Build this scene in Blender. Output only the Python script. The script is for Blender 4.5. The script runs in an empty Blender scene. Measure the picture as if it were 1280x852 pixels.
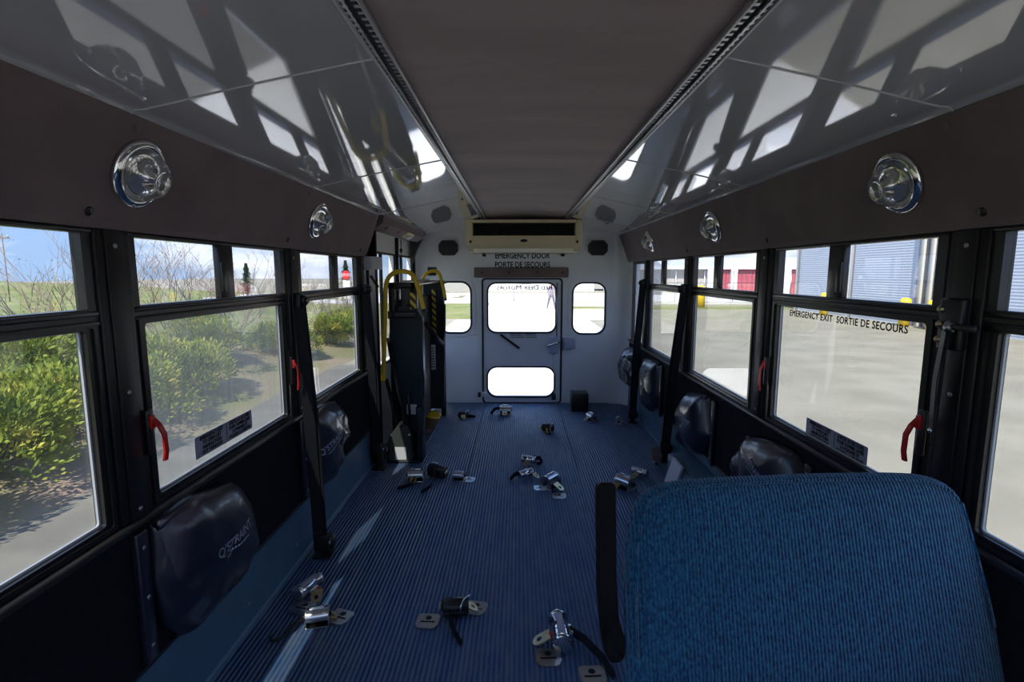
import bpy, bmesh, math, random
from mathutils import Vector, Matrix, noise
from mathutils.bvhtree import BVHTree
PI = math.pi
SC = bpy.context.scene
COL = SC.collection
random.seed(7)

# ------------------------------------------------------------------ camera, sky, sun, exposure
cam_d = bpy.data.cameras.new('camera')
cam_d.sensor_width = 36.0
cam_d.lens = 650.0 / 1280.0 * 36.0
cam_d.clip_start = 0.02
cam_d.clip_end = 500
cam = bpy.data.objects.new('camera', cam_d)
COL.objects.link(cam)
cam.location = (-0.05, 0, 1.40)
yaw = math.atan(7 / 650.0)
pitch = math.atan(85 / 650.0)
Fv = Vector((-math.sin(yaw) * math.cos(pitch), math.cos(yaw) * math.cos(pitch), -math.sin(pitch)))
Rv = Vector((math.cos(yaw), math.sin(yaw), 0))
Uv = Rv.cross(Fv)
cam.matrix_world = Matrix.Translation(cam.location) @ Matrix((Rv, Uv, -Fv)).transposed().to_4x4()
SC.camera = cam

SC.view_settings.view_transform = 'Standard'
SC.view_settings.look = 'None'
SC.view_settings.exposure = 0.85
SC.view_settings.gamma = 1.0
SC.view_settings.use_curve_mapping = False
SC.cycles.max_bounces = 10
SC.cycles.diffuse_bounces = 6
SC.cycles.glossy_bounces = 5
SC.cycles.transparent_max_bounces = 24
SC.cycles.sample_clamp_indirect = 6.0
SC.cycles.use_denoising = True

SUN_DIR = Vector((0.227, 0.91, -1.0))          # the way the light travels
SUN_E = 7.0
SKY = 1.0
sun_d = bpy.data.lights.new('sun', 'SUN')
sun_d.energy = SUN_E
sun_d.angle = 0.009
sun_d.color = (1.0, 0.95, 0.86)
sun = bpy.data.objects.new('sun', sun_d)
COL.objects.link(sun)
sun.rotation_euler = (-SUN_DIR).to_track_quat('Z', 'Y').to_euler()
sun.location = (-3, -12, 14)

w = bpy.data.worlds.new('sky')
SC.world = w
w.use_nodes = True
nt = w.node_tree
nt.nodes.clear()
def N(nt, t, **k):
    n = nt.nodes.new(t)
    for a, b in k.items():
        setattr(n, a, b)
    return n
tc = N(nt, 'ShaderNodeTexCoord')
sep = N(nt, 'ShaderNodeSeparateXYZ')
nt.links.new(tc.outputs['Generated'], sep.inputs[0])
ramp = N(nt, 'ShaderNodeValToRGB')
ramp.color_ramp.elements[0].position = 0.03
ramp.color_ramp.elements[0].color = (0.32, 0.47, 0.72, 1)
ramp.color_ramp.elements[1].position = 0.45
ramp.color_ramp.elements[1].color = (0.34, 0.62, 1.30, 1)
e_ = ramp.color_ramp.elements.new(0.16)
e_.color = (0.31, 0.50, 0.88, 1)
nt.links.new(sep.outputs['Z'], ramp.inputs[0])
mp = N(nt, 'ShaderNodeMapping')
mp.inputs['Scale'].default_value = (1, 1, 3.2)
nt.links.new(tc.outputs['Generated'], mp.inputs[0])
cl = N(nt, 'ShaderNodeTexNoise')
cl.inputs['Scale'].default_value = 2.6
cl.inputs['Detail'].default_value = 7
cl.inputs['Roughness'].default_value = 0.55
nt.links.new(mp.outputs[0], cl.inputs['Vector'])
cr = N(nt, 'ShaderNodeValToRGB')
cr.color_ramp.elements[0].position = 0.50
cr.color_ramp.elements[1].position = 0.64
nt.links.new(cl.outputs['Fac'], cr.inputs[0])
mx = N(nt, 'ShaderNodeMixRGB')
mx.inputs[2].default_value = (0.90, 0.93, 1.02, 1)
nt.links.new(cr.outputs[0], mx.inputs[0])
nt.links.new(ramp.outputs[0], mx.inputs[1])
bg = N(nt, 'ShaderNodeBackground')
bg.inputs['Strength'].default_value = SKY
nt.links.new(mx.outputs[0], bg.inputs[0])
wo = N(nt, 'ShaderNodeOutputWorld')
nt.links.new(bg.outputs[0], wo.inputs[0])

# ------------------------------------------------------------------ materials
MATS = {}
def mat(name, col, rough=0.6, metal=0.0, spec=0.5, coat=0.0, var=0.0, vscale=8.0, bump=0.0, bscale=60.0, col2=None, sheen=0.0, stretch=None, detail=4):
    """Principled surface, optionally two colours mixed by noise and a noise bump, all in object space."""
    if name in MATS:
        return MATS[name]
    m = bpy.data.materials.new(name)
    m.use_nodes = True
    t = m.node_tree
    p = t.nodes['Principled BSDF']
    p.inputs['Base Color'].default_value = (*col, 1)
    p.inputs['Roughness'].default_value = rough
    p.inputs['Metallic'].default_value = metal
    p.inputs['Specular IOR Level'].default_value = spec
    p.inputs['Coat Weight'].default_value = coat
    p.inputs['Coat Roughness'].default_value = 0.04
    p.inputs['Sheen Weight'].default_value = sheen
    c = N(t, 'ShaderNodeTexCoord')
    src = c.outputs['Object']
    if stretch:
        mpn = N(t, 'ShaderNodeMapping')
        mpn.inputs['Scale'].default_value = stretch
        t.links.new(src, mpn.inputs[0])
        src = mpn.outputs[0]
    if col2 is None and var > 0:
        col2 = tuple(min(1, x * (1 + var)) for x in col)
        col1 = tuple(x * (1 - var) for x in col)
    else:
        col1 = col
    if col2 is not None:
        n = N(t, 'ShaderNodeTexNoise')
        n.inputs['Scale'].default_value = vscale
        n.inputs['Detail'].default_value = detail
        t.links.new(src, n.inputs['Vector'])
        r = N(t, 'ShaderNodeValToRGB')
        r.color_ramp.elements[0].position = 0.36
        r.color_ramp.elements[0].color = (*col1, 1)
        r.color_ramp.elements[1].position = 0.66
        r.color_ramp.elements[1].color = (*col2, 1)
        t.links.new(n.outputs['Fac'], r.inputs[0])
        t.links.new(r.outputs[0], p.inputs['Base Color'])
    if bump > 0:
        n2 = N(t, 'ShaderNodeTexNoise')
        n2.inputs['Scale'].default_value = bscale
        n2.inputs['Detail'].default_value = 3
        t.links.new(src, n2.inputs['Vector'])
        b = N(t, 'ShaderNodeBump')
        b.inputs['Strength'].default_value = bump
        b.inputs['Distance'].default_value = 0.01
        t.links.new(n2.outputs['Fac'], b.inputs['Height'])
        t.links.new(b.outputs[0], p.inputs['Normal'])
    MATS[name] = m
    return m

def glass(name, tint, dirt=0.0, dirtcol=(0.6, 0.6, 0.55), streak=False, refl=1.0):
    m = bpy.data.materials.new(name)
    m.use_nodes = True
    t = m.node_tree
    t.nodes.clear()
    out = N(t, 'ShaderNodeOutputMaterial')
    tr = N(t, 'ShaderNodeBsdfTransparent')
    tr.inputs[0].default_value = (*tint, 1)
    gl = N(t, 'ShaderNodeBsdfGlossy')
    gl.inputs['Roughness'].default_value = 0.0
    gl.inputs[0].default_value = (refl, refl, refl, 1)
    lw = N(t, 'ShaderNodeLayerWeight')
    lw.inputs[0].default_value = 0.5
    pw = N(t, 'ShaderNodeMath', operation='POWER')
    pw.inputs[1].default_value = 5.0
    t.links.new(lw.outputs['Facing'], pw.inputs[0])
    fr = N(t, 'ShaderNodeMath', operation='MULTIPLY_ADD')
    fr.inputs[1].default_value = 0.92
    fr.inputs[2].default_value = 0.045
    t.links.new(pw.outputs[0], fr.inputs[0])
    mix = N(t, 'ShaderNodeMixShader')
    t.links.new(fr.outputs[0], mix.inputs[0])
    t.links.new(tr.outputs[0], mix.inputs[1])
    t.links.new(gl.outputs[0], mix.inputs[2])
    last = mix.outputs[0]
    if dirt > 0:
        c = N(t, 'ShaderNodeTexCoord')
        mpn = N(t, 'ShaderNodeMapping')
        mpn.inputs['Scale'].default_value = (1, 26, 1.2) if streak else (9, 9, 9)
        t.links.new(c.outputs['Object'], mpn.inputs[0])
        n = N(t, 'ShaderNodeTexNoise')
        n.inputs['Scale'].default_value = 1.6 if streak else 2.0
        n.inputs['Detail'].default_value = 6
        t.links.new(mpn.outputs[0], n.inputs['Vector'])
        mr = N(t, 'ShaderNodeMapRange')
        mr.inputs['From Min'].default_value = 0.3
        mr.inputs['From Max'].default_value = 0.75
        mr.inputs['To Min'].default_value = dirt * 0.45
        mr.inputs['To Max'].default_value = dirt
        t.links.new(n.outputs['Fac'], mr.inputs[0])
        df = N(t, 'ShaderNodeBsdfDiffuse')
        df.inputs[0].default_value = (*dirtcol, 1)
        tl = N(t, 'ShaderNodeBsdfTranslucent')
        tl.inputs[0].default_value = (*dirtcol, 1)
        m2 = N(t, 'ShaderNodeMixShader')
        m2.inputs[0].default_value = 0.6
        t.links.new(df.outputs[0], m2.inputs[1])
        t.links.new(tl.outputs[0], m2.inputs[2])
        m3 = N(t, 'ShaderNodeMixShader')
        t.links.new(mr.outputs[0], m3.inputs[0])
        t.links.new(last, m3.inputs[1])
        t.links.new(m2.outputs[0], m3.inputs[2])
        last = m3.outputs[0]
    t.links.new(last, out.inputs[0])
    MATS[name] = m
    return m

G_SIDE = glass('tinted_side_glass', (0.83, 0.84, 0.83), 0.03)
G_FOG = glass('fogged_side_glass', (0.84, 0.85, 0.84), 0.32, (0.42, 0.43, 0.41), True)
G_UP = glass('upper_side_glass', (0.88, 0.89, 0.90))
G_CLEAR = glass('clear_glass', (0.96, 0.97, 0.96), 0.02)

M_BLACK = mat('black_painted_metal', (0.012, 0.011, 0.012), 0.38, 0, 0.5, bump=0.05, bscale=300)
M_FRAME = mat('black_window_frame', (0.014, 0.012, 0.013), 0.30, 0, 0.6)
M_BROWN = mat('brown_header_fabric', (0.21, 0.150, 0.150), 0.85, 0, 0.25, var=0.12, vscale=5, bump=0.35, bscale=420, sheen=0.25)
M_CEIL = mat('brown_ceiling_fabric', (0.32, 0.235, 0.225), 0.85, 0, 0.2, var=0.14, vscale=2.5, bump=0.4, bscale=5, sheen=0.3, stretch=(0.5, 1.6, 1))
M_GLOSS = mat('glossy_grey_ceiling_panel', (0.60, 0.59, 0.585), 0.05, 0, 1.0, coat=1.0, bump=0.03, bscale=0.9)
M_GLOSS.node_tree.nodes['Principled BSDF'].inputs['Coat IOR'].default_value = 1.6
M_WHITE = mat('grey_white_wall_panel', (0.84, 0.87, 0.92), 0.30, 0, 0.5, coat=0.25, var=0.04, vscale=3)
M_WHITE2 = mat('grey_white_door_panel', (0.76, 0.80, 0.88), 0.32, 0, 0.5, coat=0.2, var=0.04, vscale=3)
M_LIFTDOOR = mat('white_side_door_panel', (0.90, 0.88, 0.86), 0.4, 0, 0.5)
M_POST = mat('grey_door_post', (0.80, 0.80, 0.82), 0.4)
M_PANEL = mat('black_wall_carpet', (0.014, 0.015, 0.021), 0.9, 0, 0.15, var=0.2, vscale=40, bump=0.4, bscale=350)
M_SILL = mat('dark_sill', (0.03, 0.028, 0.03), 0.35, 0.1)
M_BASE = mat('blue_grey_floor_cove', (0.08, 0.16, 0.24), 0.42, 0, 0.5, var=0.10, vscale=7, bump=0.05, bscale=120)
M_CHROME = mat('chrome', (0.80, 0.80, 0.82), 0.10, 1.0)
M_STEEL = mat('brushed_steel', (0.50, 0.50, 0.51), 0.32, 1.0, var=0.1, vscale=30)
M_ALU = mat('aluminium', (0.55, 0.54, 0.53), 0.32, 1.0)
M_GOLD = mat('zinc_yellow_steel', (0.50, 0.42, 0.22), 0.32, 1.0, col2=(0.62, 0.54, 0.38), vscale=40)
M_BODY = mat('silver_housing', (0.62, 0.63, 0.66), 0.24, 1.0)
M_PLAST = mat('black_plastic', (0.012, 0.012, 0.014), 0.38)
M_RUB = mat('black_rubber', (0.008, 0.008, 0.009), 0.6)
M_WEB = mat('black_webbing', (0.012, 0.013, 0.018), 0.75, 0, 0.3, bump=0.5, bscale=500, stretch=(1, 1, 0.2))
M_RED = mat('red_plastic', (0.55, 0.015, 0.012), 0.35)
M_VINYL = mat('black_vinyl', (0.016, 0.016, 0.034), 0.30, 0, 0.9, coat=.3, bump=0.15, bscale=14)
M_YEL = mat('yellow_paint', (0.80, 0.55, 0.02), 0.38, col2=(0.70, 0.46, 0.02), vscale=12)
M_TEAL = mat('dark_lift_paint', (0.010, 0.020, 0.028), 0.5, 0, 0.35, var=0.15, vscale=9)
M_CREAM = mat('cream_plastic', (0.85, 0.74, 0.47), 0.45)
M_LABEL = mat('white_label', (0.62, 0.63, 0.66), 0.5)
M_STICK = mat('silver_sticker', (0.42, 0.42, 0.52), 0.35, 0.2)
M_INK = mat('black_ink', (0.012, 0.012, 0.014), 0.6)
M_WTXT = mat('white_print', (0.70, 0.70, 0.80), 0.5)
M_LIGHTBOX = mat('pale_lilac_box', (0.42, 0.45, 0.62), 0.4)
M_SEAM = mat('seal_rubber', (0.010, 0.009, 0.010), 0.5)
M_BEAD = mat('pale_glazing_bead', (0.55, 0.58, 0.62), 0.35)
M_DKRED = mat('dark_red_print', (0.05, 0.012, 0.018), 0.6)
M_PINK = mat('faded_red_print', (0.45, 0.12, 0.16), 0.6)

def lens_mat():
    m = bpy.data.materials.new('clear_ribbed_lens')
    m.use_nodes = True
    t = m.node_tree
    p = t.nodes['Principled BSDF']
    p.inputs['Base Color'].default_value = (0.90, 0.89, 0.88, 1)
    p.inputs['Roughness'].default_value = 0.09
    p.inputs['Transmission Weight'].default_value = 0.85
    p.inputs['IOR'].default_value = 1.22
    return m
M_LENS = lens_mat()

def floor_mat():
    m = bpy.data.materials.new('ribbed_blue_rubber_floor')
    m.use_nodes = True
    t = m.node_tree
    p = t.nodes['Principled BSDF']
    p.inputs['Roughness'].default_value = 0.45
    p.inputs['Specular IOR Level'].default_value = 0.45
    c = N(t, 'ShaderNodeTexCoord')
    s = N(t, 'ShaderNodeSeparateXYZ')
    t.links.new(c.outputs['Object'], s.inputs[0])
    mu = N(t, 'ShaderNodeMath', operation='MULTIPLY')
    mu.inputs[1].default_value = 2 * PI / 0.0185
    t.links.new(s.outputs['X'], mu.inputs[0])
    sn = N(t, 'ShaderNodeMath', operation='SINE')
    t.links.new(mu.outputs[0], sn.inputs[0])
    r = N(t, 'ShaderNodeValToRGB')
    r.color_ramp.elements[0].position = 0.15
    r.color_ramp.elements[0].color = (0.022, 0.060, 0.160, 1)
    r.color_ramp.elements[1].position = 0.85
    r.color_ramp.elements[1].color = (0.075, 0.150, 0.290, 1)
    half = N(t, 'ShaderNodeMath', operation='MULTIPLY_ADD')
    half.inputs[1].default_value = 0.5
    half.inputs[2].default_value = 0.5
    t.links.new(sn.outputs[0], half.inputs[0])
    t.links.new(half.outputs[0], r.inputs[0])
    # dust and scuffs
    mp2 = N(t, 'ShaderNodeMapping')
    mp2.inputs['Scale'].default_value = (6, 1.6, 1)
    t.links.new(c.outputs['Object'], mp2.inputs[0])
    n = N(t, 'ShaderNodeTexNoise')
    n.inputs['Scale'].default_value = 3
    n.inputs['Detail'].default_value = 8
    n.inputs['Roughness'].default_value = 0.7
    t.links.new(mp2.outputs[0], n.inputs['Vector'])
    r2 = N(t, 'ShaderNodeValToRGB')
    r2.color_ramp.elements[0].position = 0.42
    r2.color_ramp.elements[0].color = (0, 0, 0, 1)
    r2.color_ramp.elements[1].position = 0.80
    r2.color_ramp.elements[1].color = (0.55, 0.55, 0.55, 1)
    t.links.new(n.outputs['Fac'], r2.inputs[0])
    mxx = N(t, 'ShaderNodeMixRGB')
    mxx.inputs[2].default_value = (0.24, 0.27, 0.32, 1)
    t.links.new(r2.outputs[0], mxx.inputs[0])
    t.links.new(r.outputs[0], mxx.inputs[1])
    # small crumbs
    v = N(t, 'ShaderNodeTexVoronoi')
    v.inputs['Scale'].default_value = 26
    t.links.new(c.outputs['Object'], v.inputs['Vector'])
    lt = N(t, 'ShaderNodeMath', operation='LESS_THAN')
    lt.inputs[1].default_value = 0.055
    t.links.new(v.outputs['Distance'], lt.inputs[0])
    sc2 = N(t, 'ShaderNodeSeparateColor')
    t.links.new(v.outputs['Color'], sc2.inputs[0])
    gt = N(t, 'ShaderNodeMath', operation='GREATER_THAN')
    gt.inputs[1].default_value = 0.72
    t.links.new(sc2.outputs[0], gt.inputs[0])
    an = N(t, 'ShaderNodeMath', operation='MULTIPLY')
    t.links.new(lt.outputs[0], an.inputs[0])
    t.links.new(gt.outputs[0], an.inputs[1])
    mx3 = N(t, 'ShaderNodeMixRGB')
    mx3.inputs[2].default_value = (0.30, 0.32, 0.34, 1)
    t.links.new(an.outputs[0], mx3.inputs[0])
    t.links.new(mxx.outputs[0], mx3.inputs[1])
    t.links.new(mx3.outputs[0], p.inputs['Base Color'])
    b = N(t, 'ShaderNodeBump')
    b.inputs['Strength'].default_value = 0.8
    b.inputs['Distance'].default_value = 0.0035
    t.links.new(sn.outputs[0], b.inputs['Height'])
    t.links.new(b.outputs[0], p.inputs['Normal'])
    return m
M_FLOOR = floor_mat()

def seat_mat():
    m = bpy.data.materials.new('blue_woven_seat_cloth')
    m.use_nodes = True
    t = m.node_tree
    p = t.nodes['Principled BSDF']
    p.inputs['Roughness'].default_value = 0.9
    p.inputs['Specular IOR Level'].default_value = 0.2
    p.inputs['Sheen Weight'].default_value = 0.35
    c = N(t, 'ShaderNodeTexCoord')
    mpn = N(t, 'ShaderNodeMapping')
    mpn.inputs['Scale'].default_value = (1, 1, 0.45)
    t.links.new(c.outputs['Object'], mpn.inputs[0])
    n = N(t, 'ShaderNodeTexNoise')
    n.inputs['Scale'].default_value = 170
    n.inputs['Detail'].default_value = 4
    t.links.new(mpn.outputs[0], n.inputs['Vector'])
    r = N(t, 'ShaderNodeValToRGB')
    r.color_ramp.elements[0].position = 0.38
    r.color_ramp.elements[0].color = (0.004, 0.060, 0.15, 1)
    r.color_ramp.elements[1].position = 0.66
    r.color_ramp.elements[1].color = (0.030, 0.20, 0.36, 1)
    t.links.new(n.outputs['Fac'], r.inputs[0])
    t.links.new(r.outputs[0], p.inputs['Base Color'])
    s = N(t, 'ShaderNodeSeparateXYZ')
    t.links.new(c.outputs['Object'], s.inputs[0])
    mu = N(t, 'ShaderNodeMath', operation='MULTIPLY')
    mu.inputs[1].default_value = 2 * PI / 0.0085
    t.links.new(s.outputs['X'], mu.inputs[0])
    sn = N(t, 'ShaderNodeMath', operation='SINE')
    t.links.new(mu.outputs[0], sn.inputs[0])
    ad = N(t, 'ShaderNodeMath', operation='ADD')
    t.links.new(sn.outputs[0], ad.inputs[0])
    t.links.new(n.outputs['Fac'], ad.inputs[1])
    b = N(t, 'ShaderNodeBump')
    b.inputs['Strength'].default_value = 0.8
    b.inputs['Distance'].default_value = 0.003
    t.links.new(ad.outputs[0], b.inputs['Height'])
    t.links.new(b.outputs[0], p.inputs['Normal'])
    return m
M_SEAT = seat_mat()

def stripe_mat():
    m = bpy.data.materials.new('yellow_black_hazard_stripes')
    m.use_nodes = True
    t = m.node_tree
    p = t.nodes['Principled BSDF']
    p.inputs['Roughness'].default_value = 0.45
    c = N(t, 'ShaderNodeTexCoord')
    s = N(t, 'ShaderNodeSeparateXYZ')
    t.links.new(c.outputs['Object'], s.inputs[0])
    a = N(t, 'ShaderNodeMath', operation='ADD')
    t.links.new(s.outputs['X'], a.inputs[0])
    t.links.new(s.outputs['Z'], a.inputs[1])
    mu = N(t, 'ShaderNodeMath', operation='MULTIPLY')
    mu.inputs[1].default_value = 2 * PI / 0.06
    t.links.new(a.outputs[0], mu.inputs[0])
    sn = N(t, 'ShaderNodeMath', operation='SINE')
    t.links.new(mu.outputs[0], sn.inputs[0])
    g = N(t, 'ShaderNodeMath', operation='GREATER_THAN')
    g.inputs[1].default_value = 0.0
    t.links.new(sn.outputs[0], g.inputs[0])
    x = N(t, 'ShaderNodeMixRGB')
    x.inputs[1].default_value = (0.012, 0.012, 0.012, 1)
    x.inputs[2].default_value = (0.75, 0.52, 0.02, 1)
    t.links.new(g.outputs[0], x.inputs[0])
    t.links.new(x.outputs[0], p.inputs['Base Color'])
    return m
M_STRIPE = stripe_mat()

def corr_mat(name, col, axis, pitch, depth=0.6, rough=0.5):
    """Painted sheet with horizontal or vertical corrugation in the normal."""
    m = bpy.data.materials.new(name)
    m.use_nodes = True
    t = m.node_tree
    p = t.nodes['Principled BSDF']
    p.inputs['Roughness'].default_value = rough
    p.inputs['Base Color'].default_value = (*col, 1)
    c = N(t, 'ShaderNodeTexCoord')
    s = N(t, 'ShaderNodeSeparateXYZ')
    t.links.new(c.outputs['Object'], s.inputs[0])
    mu = N(t, 'ShaderNodeMath', operation='MULTIPLY')
    mu.inputs[1].default_value = 2 * PI / pitch
    t.links.new(s.outputs[axis], mu.inputs[0])
    sn = N(t, 'ShaderNodeMath', operation='SINE')
    t.links.new(mu.outputs[0], sn.inputs[0])
    b = N(t, 'ShaderNodeBump')
    b.inputs['Strength'].default_value = depth
    b.inputs['Distance'].default_value = pitch * 0.15
    t.links.new(sn.outputs[0], b.inputs['Height'])
    t.links.new(b.outputs[0], p.inputs['Normal'])
    return m

# ------------------------------------------------------------------ geometry helpers
class MB:
    """Collects shapes into one mesh; every shape may have its own material slot."""
    def __init__(s):
        s.v = []; s.f = []; s.mi = []; s.mats = []; s.sm = []
    def slot(s, m):
        if m not in s.mats:
            s.mats.append(m)
        return s.mats.index(m)
    def add(s, verts, faces, m, smooth=False):
        o = len(s.v); k = s.slot(m)
        s.v += [tuple(v) for v in verts]
        for f in faces:
            s.f.append(tuple(i + o for i in f)); s.mi.append(k); s.sm.append(smooth)
        return s
    def box(s, x0, x1, y0, y1, z0, z1, m, M=None):
        vs = [Vector((x, y, z)) for x in (x0, x1) for y in (y0, y1) for z in (z0, z1)]
        if M is not None:
            vs = [M @ v for v in vs]
        return s.add(vs, [(0, 1, 3, 2), (4, 6, 7, 5), (0, 4, 5, 1), (2, 3, 7, 6), (0, 2, 6, 4), (1, 5, 7, 3)], m)
    def bevbox(s, x0, x1, y0, y1, z0, z1, m, b=0.004, M=None, seg=2):
        bm = bmesh.new()
        bmesh.ops.create_cube(bm, size=1)
        for v in bm.verts:
            v.co = Vector(((x0 + x1) / 2 + v.co.x * (x1 - x0), (y0 + y1) / 2 + v.co.y * (y1 - y0), (z0 + z1) / 2 + v.co.z * (z1 - z0)))
        bmesh.ops.bevel(bm, geom=bm.edges[:], offset=b, segments=seg, affect='EDGES', profile=0.5)
        s.bm(bm, m, M, True)
        return s
    def bm(s, bm, m, M=None, smooth=False):
        bm.verts.index_update()
        vs = [(M @ v.co) if M is not None else v.co.copy() for v in bm.verts]
        fs = [[v.index for v in f.verts] for f in bm.faces]
        bm.free()
        return s.add(vs, fs, m, smooth)
    def tube(s, pts, r, m, n=10, cap=True, flat=None):
        """Round (or flattened) tube along points; r a number or list."""
        pts = [Vector(p) for p in pts]
        rs = r if isinstance(r, (list, tuple)) else [r] * len(pts)
        rings = []
        up = None
        for i, p in enumerate(pts):
            if i == 0: d = pts[1] - p
            elif i == len(pts) - 1: d = p - pts[i - 1]
            else: d = (pts[i + 1] - pts[i - 1])
            d.normalize()
            if up is None:
                a = Vector((0, 0, 1)) if abs(d.z) < 0.9 else Vector((1, 0, 0))
                up = (a - d * a.dot(d)).normalized()
            else:
                up = (up - d * up.dot(d)).normalized()
            sd = d.cross(up)
            rr = rs[i]
            rings.append([p + (up * math.cos(2 * PI * k / n) * (flat or 1) + sd * math.sin(2 * PI * k / n)) * rr for k in range(n)])
        vs = [v for ring in rings for v in ring]
        fs = []
        for i in range(len(pts) - 1):
            for k in range(n):
                a = i * n + k; b = i * n + (k + 1) % n
                fs.append((a, b, b + n, a + n))
        if cap:
            fs.append(tuple(range(n))[::-1]); fs.append(tuple((len(pts) - 1) * n + k for k in range(n)))
        return s.add(vs, fs, m, True)
    def strap(s, pts, wdir, width, thick, m):
        """Flat webbing along points, wdir is the width direction."""
        pts = [Vector(p) for p in pts]
        wds = wdir if isinstance(wdir, list) else [wdir] * len(pts)
        vs = []
        for i, p in enumerate(pts):
            d = (pts[min(i + 1, len(pts) - 1)] - pts[max(i - 1, 0)]).normalized()
            wv = Vector(wds[i]); wv = (wv - d * wv.dot(d)).normalized()
            nv = d.cross(wv)
            for a, b in ((-1, -1), (1, -1), (1, 1), (-1, 1)):
                vs.append(p + wv * a * width / 2 + nv * b * thick / 2)
        fs = []
        for i in range(len(pts) - 1):
            for k in range(4):
                a = i * 4 + k; b = i * 4 + (k + 1) % 4
                fs.append((a, b, b + 4, a + 4))
        fs.append((3, 2, 1, 0)); L = (len(pts) - 1) * 4; fs.append((L, L + 1, L + 2, L + 3))
        return s.add(vs, fs, m)
    def lathe(s, prof, m, M=None, n=32):
        """Profile of (radius, height) turned round Z."""
        vs = []
        for r, h in prof:
            for k in range(n):
                a = 2 * PI * k / n
                vs.append(Vector((r * math.cos(a), r * math.sin(a), h)))
        if M is not None:
            vs = [M @ v for v in vs]
        fs = []
        for i in range(len(prof) - 1):
            for k in range(n):
                a = i * n + k; b = i * n + (k + 1) % n
                fs.append((a, b, b + n, a + n))
        if prof[0][0] > 1e-6: fs.append(tuple(range(n))[::-1])
        if prof[-1][0] > 1e-6: fs.append(tuple((len(prof) - 1) * n + k for k in range(n)))
        return s.add(vs, fs, m, True)
    def prism(s, poly, axis, a0, a1, m):
        """Polygon in the two other axes, extruded along axis."""
        n = len(poly)
        def P(u, v, a):
            return {0: (a, u, v), 1: (u, a, v), 2: (u, v, a)}[axis]
        vs = [P(u, v, a0) for u, v in poly] + [P(u, v, a1) for u, v in poly]
        fs = [tuple(range(n))[::-1], tuple(range(n, 2 * n))]
        for k in range(n):
            j = (k + 1) % n
            fs.append((k, j, n + j, n + k))
        return s.add(vs, fs, m)
    def build(s, name, parent=None, bevel=0.0, seg=2, subsurf=0, loc=None, weld=False):
        me = bpy.data.meshes.new(name)
        org = Vector((0, 0, 0))
        if loc is not None: org = Vector(loc)
        me.from_pydata([tuple(Vector(v) - org) for v in s.v], [], s.f)
        for m in s.mats: me.materials.append(m)
        for p, k, sm in zip(me.polygons, s.mi, s.sm):
            p.material_index = k; p.use_smooth = sm
        bm = bmesh.new(); bm.from_mesh(me)
        if weld: bmesh.ops.remove_doubles(bm, verts=bm.verts[:], dist=1e-5)
        bmesh.ops.recalc_face_normals(bm, faces=bm.faces[:])
        if bevel > 0:
            bmesh.ops.bevel(bm, geom=bm.edges[:], offset=bevel, segments=seg, affect='EDGES', clamp_overlap=True)
        bm.to_mesh(me); bm.free()
        me.update()
        o = bpy.data.objects.new(name, me)
        COL.objects.link(o)
        if parent is not None:
            o.parent = parent
            o.location = org - world_loc(parent)
        else:
            o.location = org
        if subsurf:
            md = o.modifiers.new('s', 'SUBSURF'); md.levels = subsurf; md.render_levels = subsurf
        return o

def world_loc(o):
    v = Vector(o.location)
    p = o.parent
    while p is not None:
        v = v + Vector(p.location); p = p.parent
    return v

def smooth_by_angle(o, deg=35):
    me = o.data
    for p in me.polygons: p.use_smooth = True
    try:
        me.set_sharp_from_angle(angle=math.radians(deg))
    except Exception:
        pass
    return o

def tag(o, label=None, cat=None, group=None, kind=None):
    if label: o['label'] = label
    if cat: o['category'] = cat
    if group: o['group'] = group
    if kind: o['kind'] = kind
    return o

def thing(name, label, cat, loc=(0, 0, 0), group=None):
    o = bpy.data.objects.new(name, None)
    o.empty_display_size = 0.05
    COL.objects.link(o); o.location = loc
    return tag(o, label, cat, group)

def struct(name, loc=(0, 0, 0), label=None):
    o = bpy.data.objects.new(name, None)
    o.empty_display_size = 0.05
    COL.objects.link(o); o.location = loc
    return tag(o, label, None, None, 'structure')

def frameM(origin, ex, ey):
    ex = Vector(ex).normalized(); ey = Vector(ey)
    ey = (ey - ex * ey.dot(ex)).normalized(); ez = ex.cross(ey)
    M = Matrix((ex, ey, ez)).transposed().to_4x4()
    M.translation = Vector(origin)
    return M
def backM(x, y, z): return frameM((x, y, z), (1, 0, 0), (0, 0, 1))       # faces the front of the bus
def rightM(y, z, x=1.12): return frameM((x, y, z), (0, -1, 0), (0, 0, 1))  # on the right wall, faces in
def leftM(y, z, x=-1.12): return frameM((x, y, z), (0, 1, 0), (0, 0, 1))   # on the left wall, faces in

def rrect(cx, cy, wd, ht, r=0.0, n=6):
    if r <= 0:
        return [(cx - wd / 2, cy - ht / 2), (cx + wd / 2, cy - ht / 2), (cx + wd / 2, cy + ht / 2), (cx - wd / 2, cy + ht / 2)]
    out = []
    for sx, sy, a0 in ((1, -1, -90), (1, 1, 0), (-1, 1, 90), (-1, -1, 180)):
        for k in range(n + 1):
            a = math.radians(a0 + 90 * k / n)
            out.append((cx + sx * (wd / 2 - r) + r * math.cos(a), cy + sy * (ht / 2 - r) + r * math.sin(a)))
    return out
def circ(cx, cy, r, n=16):
    return [(cx + r * math.cos(2 * PI * k / n), cy + r * math.sin(2 * PI * k / n)) for k in range(n)]

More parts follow.
